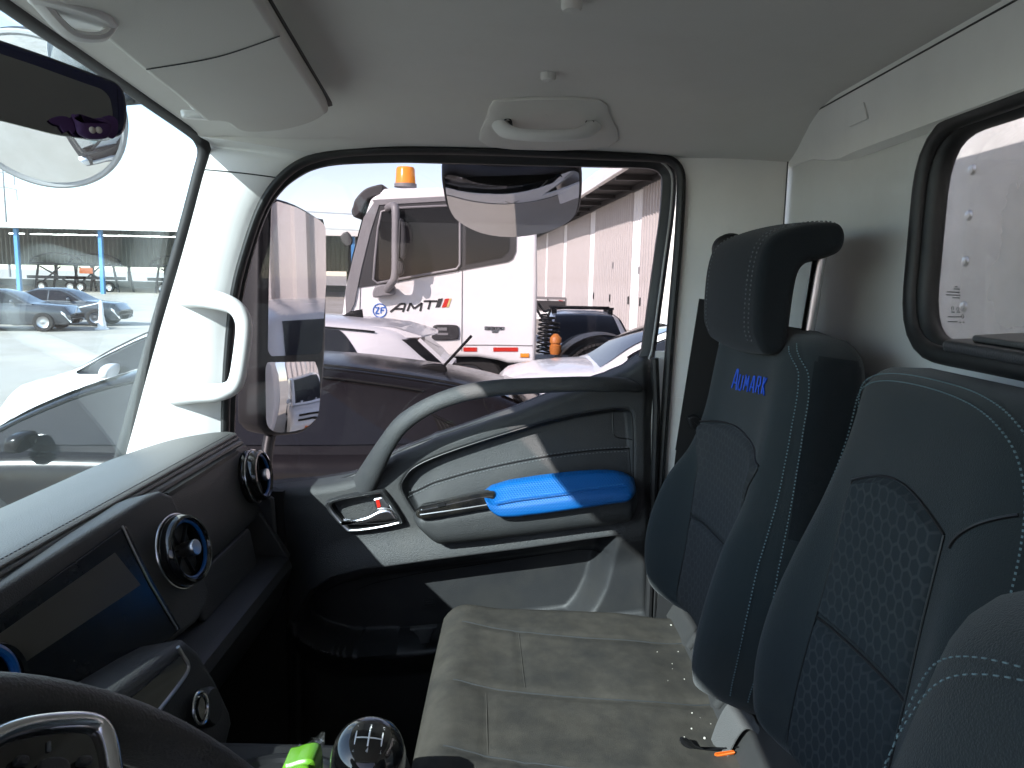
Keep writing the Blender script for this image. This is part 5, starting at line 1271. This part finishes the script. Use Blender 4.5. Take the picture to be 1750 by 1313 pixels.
G().slab([tx(a, b, -.012) for a, b in ((636, 342), (760, 336), (884, 337), (884, 344), (760, 344), (642, 351))], (-1, 0, 0), .02).build('drip_rail', m_tgrey, tr)
# windscreen corner (slanted) and front
FR = [(622, 372), (640, 345), (650, 346), (634, 395), (618, 460), (606, 520), (592, 545), (590, 500), (604, 440)]
G().slab([tx(a, b, -.01) for a, b in FR], (-1, 0, 0), .02, .004, 2).build('front_pillar', m_tgrey, tr)
G().slab([V((TX + x, y + .012, z)) for x, y, z in [(.12, tx(601, 440).y, tx(601, 440).z), (.12, tx(589, 505).y, tx(589, 505).z), (2.3, tx(589, 505).y, tx(589, 505).z), (2.3, tx(624, 352).y, tx(624, 352).z), (.12, tx(624, 352).y, tx(624, 352).z)]], (0, 1, .2), .01).build('windscreen', m_tgl, tr)
# sun visor and beacon
SV = [(603, 352), (607, 340), (622, 324), (640, 317), (655, 316), (651, 334), (630, 340), (617, 362), (606, 372), (600, 362)]
G().slab(smc([tx(a, b, 0) for a, b in SV], 3), (1, 0, 0), 2.40, .02, 3).build('sun_visor', m_tdark, tr)
bc_ = tx(693, 316, 1.0) ; sc_ = (TX + 1.0) / FPX
b0_ = V((TX + 1.0, bc_.y, tx(693, 318, 1.0).z - .02))
bn = G().lathe(b0_, (0, 0, 1), [(.17, 0), (.17, .05)], 28).build('beacon_base', m_tgrey, tr)
G().lathe(b0_, (0, 0, 1), [(.155, .05), (.152, .08), (.140, .27), (.125, .295), (.001, .30)], 32).build('beacon_lens', M['amber'], bn)
# mirror arm
am = G().tube(smc([tx(663, 356, -.05), tx(672, 352, -.25), tx(676, 362, -.32), tx(676, 420, -.33), tx(675, 470, -.33), tx(668, 486, -.28), tx(659, 500, -.06)], 4, False), .055, 10).build('mirror_arm', m_tgrey, tr)
G().slab(smc([tx(a, b, -.05) for a, b in ((643, 490), (662, 486), (676, 490), (676, 503), (660, 506), (640, 508))], 3), (-1, 0, 0), .12, .02, 3).build('mirror_foot', m_tgrey, am)
G().slab(smc([tx(a, b, -.30) for a, b in ((684, 378), (692, 380), (696, 400), (694, 438), (688, 444), (682, 440))], 3), (-1, 0, 0), .14, .03, 3).build('mirror_head', m_tdark, am)
G().slab(smc([tx(a, b, -.30) for a, b in ((682, 446), (690, 448), (692, 462), (688, 470), (681, 470))], 3), (-1, 0, 0), .12, .03, 3).build('mirror_head', m_tdark, am)
# front corner mirror of the truck
G().slab(smc([onx(a, b, TX + .3) for a, b in ((581, 405), (594, 396), (603, 410), (600, 420), (590, 421))], 2), (-1, -.2, 0), .08, .02, 2).build('corner_mirror', m_tdark, tr)
# door handle
HDL = [(741, 557), (758, 555), (780, 556), (784, 562), (784, 576), (778, 580), (742, 581), (738, 574)]
hh_ = G().slab(smc([tx(a, b, -.004) for a, b in HDL], 3), (-1, 0, 0), .03, .01, 3).build('door_handle', m_tdark, tr)
for a, b, c, d in ((747, 560, 764, 565), (747, 569, 766, 573)):
    G().slab([tx(a, b, -.036), tx(c, b, -.036), tx(c, d, -.036), tx(a, d, -.036)], (-1, 0, 0), .008).build('handle_grip', m_tgrey, hh_)
# lettering and badges
def strokes(segs, px, py, w, h, th, m, nm, par, d=-.004, slant=.18, thick=.006):
    g = G()
    for st in segs:
        for (a, b), (c, e) in zip(st, st[1:]):
            g.bar(tx(px + a * w + b * slant * h, py - b * h, d), tx(px + c * w + e * slant * h, py - e * h, d), thick, th, up=V((1, 0, 0)).cross(V((0, 1, 0))) if abs(a - c) > .01 else V((0, 1, 0)))
    return g.build(nm, m, par, smooth=False, weld=False)
A_ = [[(0, 0), (.62, 1), (.98, 1), (.90, 0)], [(.28, .38), (.92, .38)]]
M_ = [[(0, 0), (.12, 1), (.46, .3), (.94, 1), (.92, 0)]]; T_ = [[(.02, 1), (1.0, 1)], [(.5, 1), (.45, 0)]]
lt_ = thing_lt = None
for i, (S_, x_, y_) in enumerate(((A_, 667, 533.5), (M_, 696, 532), (T_, 721, 529))):
    strokes(S_, x_, y_, 24, 14, .030, m_tdark, 'lettering', tr)
for i, (c_, x_) in enumerate(((m_tdark, 744), (M['red'], 755), (mat('gold_stripe', (.65, .48, .2), .4), 763))):
    w_ = 8 if i < 2 else 4
    G().slab([tx(x_, 526, -.004), tx(x_ + w_, 525, -.004), tx(x_ + w_ + 5, 510, -.004), tx(x_ + 5, 511, -.004)], (-1, 0, 0), .005).build('slanted_stripe', c_, tr)
zc = tx(649, 531, -.006); mb_ = mat('badge_blue', (.05, .16, .50), .4)
zb2 = G().torus(zc, (1, 0, 0), .095, .008, 32, 6).build('round_emblem', mb_, tr)
Z_ = [[(0, 1), (.9, 1), (.1, 0), (1, 0)]]; F_ = [[(.05, 0), (.05, 1), (.95, 1)], [(.05, .55), (.75, .55)]]
strokes(Z_, 641, 536, 7, 10, .020, mb_, 'emblem_letter', tr, slant=.05); strokes(F_, 650.5, 536, 7, 10, .020, mb_, 'emblem_letter', tr, slant=.05)
E_ = [[(1, 1), (0, 1), (0, 0), (1, 0)], [(0, .5), (.9, .5)]]; S__ = [[(1, 1), (0, 1), (0, .52), (1, .48), (1, 0), (0, 0)]]
bdg = G().slab([tx(a, b, -.003) for a, b in ((828, 558), (862, 559), (862, 564), (852, 565), (851, 569), (841, 569), (840, 565), (828, 564))], (-1, 0, 0), .006).build('badge_plate', M['chrome'], tr)
for S_, x_ in ((E_, 834.5), (S__, 840.5), (T_, 846.5), (A_, 853)): strokes(S_, x_, 563.4, 4.6, 3.8, .008, m_tdark, 'badge_letter', tr, d=-.011, slant=.1)
for a, b, c, d in ((792, 594, 815, 601), (843, 594, 885, 601)):
    G().slab([tx(a, b, -.004), tx(c, b, -.004), tx(c, d, -.004), tx(a, d, -.004)], (-1, 0, 0), .006).build('red_reflector', M['red'], tr)
G().slab([tx(889, 604, -.004), tx(904, 604, -.004), tx(904, 611, -.004), tx(889, 611, -.004)], (-1, 0, 0), .012, .003, 2).build('side_marker', M['amber'], tr)
G().tube([tx(788, 590, -.004), tx(850, 590, -.004), tx(910, 591, -.004)], .007, 6).build('panel_gap', m_tgrey, tr)
# shadowed pale decal shapes
# wheels, chassis, fifth wheel hoses
for (px, zc_, rr2, w_) in ((800, .56, .56, .32), (1028, .62, .62, .55)):
    y_ = onx(px, 600, TX + .3).y
    wheel_parts(tr, V((TX + .30, y_, zc_)), V((-1, 0, 0)), rr2, w_)
    wheel_parts(tr, V((TX + 2.2, y_, zc_)), V((1, 0, 0)), rr2, w_)
G().box(V((TX + 1.2, -1.0, .78)), 1.0, 4.4, .28).build('chassis', m_tdark, tr, bevel=.02)
fy = onx(1028, 600, TX + .3).y
rows = [[V((TX + x, fy + .74 * math.cos(a), .66 + .70 * math.sin(a))) for x in (-.02, .7)] for a in [lerp(.35, PI - .35, k / 18) for k in range(19)]]
G().grid(rows + [[p + V((0, 0, .02)) for p in r] for r in rows[::-1]]).build('rear_mudguard', m_tdark, tr)
# tread blocks on the rear tyre
for k in range(26):
    a = lerp(.3, PI - .3, k / 25); G().box(V((TX + .02, fy + .60 * math.cos(a), .62 + .625 * math.sin(a))), .10, .045, .03, (V((1, 0, 0)), V((0, -math.sin(a), math.cos(a))), V((0, math.cos(a), math.sin(a))))).build('tread_block', m_tyre, tr)
m_hose = mat('hose_rubber', (.02, .022, .02), .5, var=.2)
for hx, hr, turns, pa, pb in ((.5, .10, 9, (936, 538), (930, 606)), (.7, .09, 8, (944, 548), (942, 604))):
    A0, B0 = tx(*pa, hx), tx(*pb, hx); pts = []
    for k in range(turns * 14 + 1):
        t = k / (turns * 14); c_ = A0.lerp(B0, t); a = 2 * PI * turns * t; pts.append(c_ + V((math.cos(a) * hr, math.sin(a) * hr * 1.2, 0)))
    G().tube(pts, .014, 6).build('coiled_hose', m_hose, tr)
G().tube(smc([tx(920, 518, .6), tx(930, 532, .6), tx(940, 530, .6), tx(936, 542, .6)], 5, False), .018, 8).build('air_line', m_hose, tr)
G().tube(smc([tx(918, 530, .6), tx(928, 545, .6), tx(942, 548, .6), tx(930, 560, .6)], 5, False), .018, 8).build('air_line', m_hose, tr)
G().lathe(tx(949, 600, .2), (0, 0, 1), [(.07, -.05), (.085, .0), (.085, .08), (.07, .09), (.07, .11), (.085, .12), (.085, .19), (.06, .22), (.03, .25)], 20).build('orange_filter', mat('dull_orange', (.45, .15, .03), .45), tr)

# ================================================================== warehouse with ribbed wall
wh = thing('warehouse', 'long warehouse wall of ribbed pale sheets and white strips under a deep eave', 'warehouse', V((30, -6, 0)))
wd = V((.99697, .0778, 0)); wnrm = V((-.0778, .99697, 0)); wp0 = V((29, -5.6, 0))
def wl_(s_, z, o_=0): return wp0 + wd * s_ + wnrm * o_ + V((0, 0, z))
m_rib = mat('ribbed_sheet', (.50, .465, .445), .5, var=.08, vscale=.6, dirt=(.34, .30, .27), dscale=1.2, damt=.4)
m_wst = mat('white_sheet', (.80, .79, .77), .5, var=.04, vscale=.6, dirt=(.5, .45, .4), dscale=1.5, damt=.25)
pwid = 1.78; ribm = {}
def panel(kind):
    nr = 4; z0, z1 = 0, 6.0; g = G(); rows = [[], []]
    if kind == 'rib':
        for k in range(nr):
            for f, d in ((0, 0), (.50, 0), (.58, .11), (.88, .11)):
                x = (k + f) / nr * (pwid - .02); rows[0].append(V((x, d, z0))); rows[1].append(V((x, d, z1)))
    else:
        for k in range(4):
            for f, d in ((0, .02), (.88, .02), (.92, .045), (.97, .045)):
                x = (k + f) / 4 * (pwid - .02); rows[0].append(V((x, d, z0))); rows[1].append(V((x, d, z1)))
    rows[0].append(V((pwid - .02, 0, z0))); rows[1].append(V((pwid - .02, 0, z1)))
    g.grid(rows); return g
for k in range(-15, 30):
    kind = 'white' if k % 6 == 2 else 'rib'
    if kind not in ribm:
        o = panel(kind).build('wall_sheet', m_rib if kind == 'rib' else m_wst, wh, smooth=False); ribm[kind] = o
    else:
        o = ribm[kind].copy(); C.objects.link(o); o.parent = wh
    o.location = wl_(k * pwid, 0) - V((30, -6, 0)); o.rotation_euler = (0, 0, math.atan2(wd.y, wd.x))
for k in range(-15, 30, 3):
    G().bar(wl_(k * pwid - .01, 0, .03), wl_(k * pwid - .01, 6.0, .03), .05, .05, up=V((0, 1, 0))).build('wall_joint', m_tgrey, wh)
ex = (wd, wnrm, V((0, 0, 1)))
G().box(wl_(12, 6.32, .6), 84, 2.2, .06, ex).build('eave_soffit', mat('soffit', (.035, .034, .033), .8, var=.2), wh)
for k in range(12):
    G().box(wl_(-26 + k * 7, 6.50, 1.62), 6.9, .22, .62, ex).build('fascia_box', m_wst, wh, bevel=.03)
for k in range(24):
    G().box(wl_(-26 + k * 3.5, 6.16, .72), .14, 1.7, .22, ex).build('purlin', m_tdark, wh)
G().box(wl_(12, 6.10, .05), 84, .18, .25, ex).build('wall_head', m_tdark, wh)
G().tube(smc([wl_(-8, 6.05, 1.2), wl_(-7.2, 6.0, 1.2), wl_(-6.8, 5.85, 1.2), wl_(-6.8, 5.4, 1.2)], 5, False), .10, 10).build('yellow_pipe', mat('yellow_paint', (.6, .42, .10), .4), wh)
for s_ in (3.2, 5.4, 9.5, 14.0): G().box(wl_(s_, 1.3, .10), .09, .06, .35, ex).build('wall_bracket', m_tdark, wh)
for s_, z_ in ((3.6, 2.6), (9.2, 2.9)): G().box(wl_(s_, z_, .08), .26, .05, .30, ex).build('wall_box', m_tgrey, wh)
es = thing('exit_sign', 'small green emergency sign on the ribbed warehouse wall', 'sign', wl_(-24, 3.2, .1))
G().box(wl_(-24, 3.2, .12), .8, .03, .4, ex).build('sign_plate', mat('sign_green', (.02, .30, .12), .4), es)
G().bar(wl_(-23.8, 3.2, .145), wl_(-24.15, 3.2, .145), .06, .02).build('sign_arrow', M['white'], es)
# ================================================================== box truck far along the wall
bt = thing('box_truck', 'small white box truck far away at the foot of the warehouse wall', 'truck', V((44, -2.2, 0)))
bx = 42.0
G().slab([onx(a, b, bx) for a, b in ((905, 509), (966, 511), (967, 548), (905, 548))], (1, 0, 0), 3.0).build('cargo_body', m_wst, bt)
for P in (((903, 508), (967, 510)), ((967, 510), (966, 546)), ((936, 511), (936, 546))):
    G().bar(onx(*P[0], bx - .03), onx(*P[1], bx - .03), .08, .10).build('frame_rail', m_tgrey, bt)
G().slab([onx(a, b, bx - .05) for a, b in ((955, 513), (962, 514), (962, 520), (960, 520), (960, 516), (955, 516))], (-1, 0, 0), .03).build('red_corner_mark', M['red'], bt)
G().box(V((bx + 1.5, onx(935, 550, bx).y, .75)), 3.2, 1.9, .5).build('chassis', m_tdark, bt)

# ================================================================== open shed across the yard
sh = thing('open_shed', 'long open sided shed with pale roof, blue posts and lamps across the yard', 'shed', V((75, 40, 0)))
SX = 70.0
m_roofw = mat('shed_roof', (.62, .60, .56), .6, var=.06)
m_bluepost = mat('blue_paint', (.05, .20, .42), .4, var=.1)
m_shadew = mat('shed_back_sheet', (.20, .21, .205), .7, var=.1)
G().slab([V((SX - 1, 12, 5.55)), V((SX - 1, 75, 5.85)), V((SX - 1, 75, 6.25)), V((SX - 1, 12, 5.95))], (1, 0, 0), .3).build('roof_edge', m_roofw, sh)
G().slab([V((SX - .7, 12, 5.85)), V((SX + 34, 12, 7.4)), V((SX + 34, 75, 7.4)), V((SX - .7, 75, 6.15))], (0, 0, 1), .15).build('roof', m_roofw, sh)
rows = []
for k in range(221):
    y = 12 + k * .286; rows.append([V((SX + 30 + (.18 if k % 2 else 0), y, 2.6)), V((SX + 30 + (.18 if k % 2 else 0), y, 7.2))])
G().grid(rows).build('back_sheet', m_shadew, sh, smooth=False)
for k in range(8):
    y = 14.5 + k * 7.55
    G().box(V((SX, y, 2.85)), .32, .32, 5.7).build('post', m_bluepost, sh)
for k in range(14):
    G().box(V((SX + 30, 12 + k * 4.7, 1.3)), .2, .35, 2.6).build('back_post', m_tdark, sh)
m_lamp = emit('tube_lamp', (1, .97, .9), 2.0)
for k in range(12):
    for j in range(3):
        G().box(V((SX + 5 + 9 * j, 27 + k * 2.6 + j * .7, 5.45 + j * .38)), .3, 1.3, .10).build('tube_lamp', m_lamp, sh)
lowwall = G().box(V((SX + 29.8, 43, .4)), .2, 62, .8).build('low_wall', m_shadew, sh)
# trailers and frames parked under the shed
m_fr = mat('black_frame', (.02, .021, .022), .6, var=.2)
for k, (y, lab) in enumerate(((44.8, 'dark trailer frame under the shed at the far left edge'), (41.0, 'dark trailer frame with an orange board under the shed left of the blue post'), (33.0, 'dark trailer frame under the shed right of the blue post'))):
    ft = thing('trailer_frame', lab, 'trailer', V((SX + 6, y, 0)), 'dark trailers parked under the shed')
    for yy in (-2.2, 2.2):
        for xx in (0, 3): G().bar(V((SX + 6 + xx, y + yy, 0)), V((SX + 6 + xx, y + yy * .8, 2.6)), .16, .16, up=V((0, 1, 0))).build('upright', m_fr, ft)
    G().bar(V((SX + 6, y - 2.9, 1.35)), V((SX + 6, y + 2.9, 1.35)), .22, .3).build('bed_beam', m_fr, ft)
    G().bar(V((SX + 6, y - 2.6, 2.6)), V((SX + 6, y + 2.6, 2.75)), .2, .16).build('top_beam', m_fr, ft)
    G().bar(V((SX + 6, y - 2.2, .3)), V((SX + 6, y + 1.6, 2.4)), .12, .12).build('brace', m_fr, ft)
    G().bar(V((SX + 6, y + 2.2, .3)), V((SX + 6, y - .4, 2.4)), .12, .12).build('brace', m_fr, ft)
    G().tube([V((SX + 6, y + 2.6 * math.cos(a), 2.6 + 1.1 * math.sin(a))) for a in [PI * t / 14 for t in range(15)]], .10, 6).build('hoop', m_fr, ft)
    if k == 1: G().box(V((SX + 5.8, y + .8, 2.05)), .06, 1.3, .55).build('orange_board', M['orange'], ft)
    for yy in (-1.4, 1.4): wheel_parts(ft, V((SX + 5.8, y + yy, .5)), V((-1, 0, 0)), .5, .25)
# rope post
bl = thing('rope_post', 'white tapered barrier post with a rope standing in the yard', 'barrier post', V((28, 15, 0)))
bp0 = V((28.0, (CX - 172) / FPX * 28.0, 0)); 
G().lathe(bp0, (0, 0, 1), [(.24, 0), (.24, .04), (.16, .07), (.09, .5), (.06, 1.0), (.03, 1.05)], 20).build('post', M['white'], bl)
G().tube([bp0 + V((0, lerp(0, 4.2, t / 12), .98 - .35 * math.sin(PI * t / 12))) for t in range(13)], .02, 6).build('rope', M['white'], bl)
# utility mast and wires
ms = thing('utility_mast', 'thin power line mast rising over the shed', 'power mast', V((190, 124, 0)))
mb0 = V((190, (CX - 20) / FPX * 190, 0))
G().lathe(mb0, (0, 0, 1), [(.32, 0), (.16, 26)], 10).build('mast_pole', m_tgrey, ms)
for z, w_ in ((25, 2.6), (21.5, 3.0)):
    G().bar(mb0 + V((0, -w_, z - .6)), mb0 + V((0, 0, z)), .22, .22).build('cross_arm', m_tgrey, ms); G().bar(mb0 + V((0, w_, z - .6)), mb0 + V((0, 0, z)), .22, .22).build('cross_arm', m_tgrey, ms)
    for s_ in (-1, 1):
        G().bar(mb0 + V((0, s_ * w_, z - .6)), mb0 + V((0, s_ * w_, z - 3.0)), .20, .20).build('insulator', m_tgrey, ms)
        G().tube([mb0 + V((lerp(0, -40, t / 16), s_ * w_ + lerp(0, -240, t / 16), z - 3.0 - 7 * math.sin(PI * t / 16))) for t in range(17)], .05, 5).build('wire', m_tgrey, ms)
for o in C.objects:
    for k in ('_loc', '_local', '_x'):
        if k in o: del o[k]
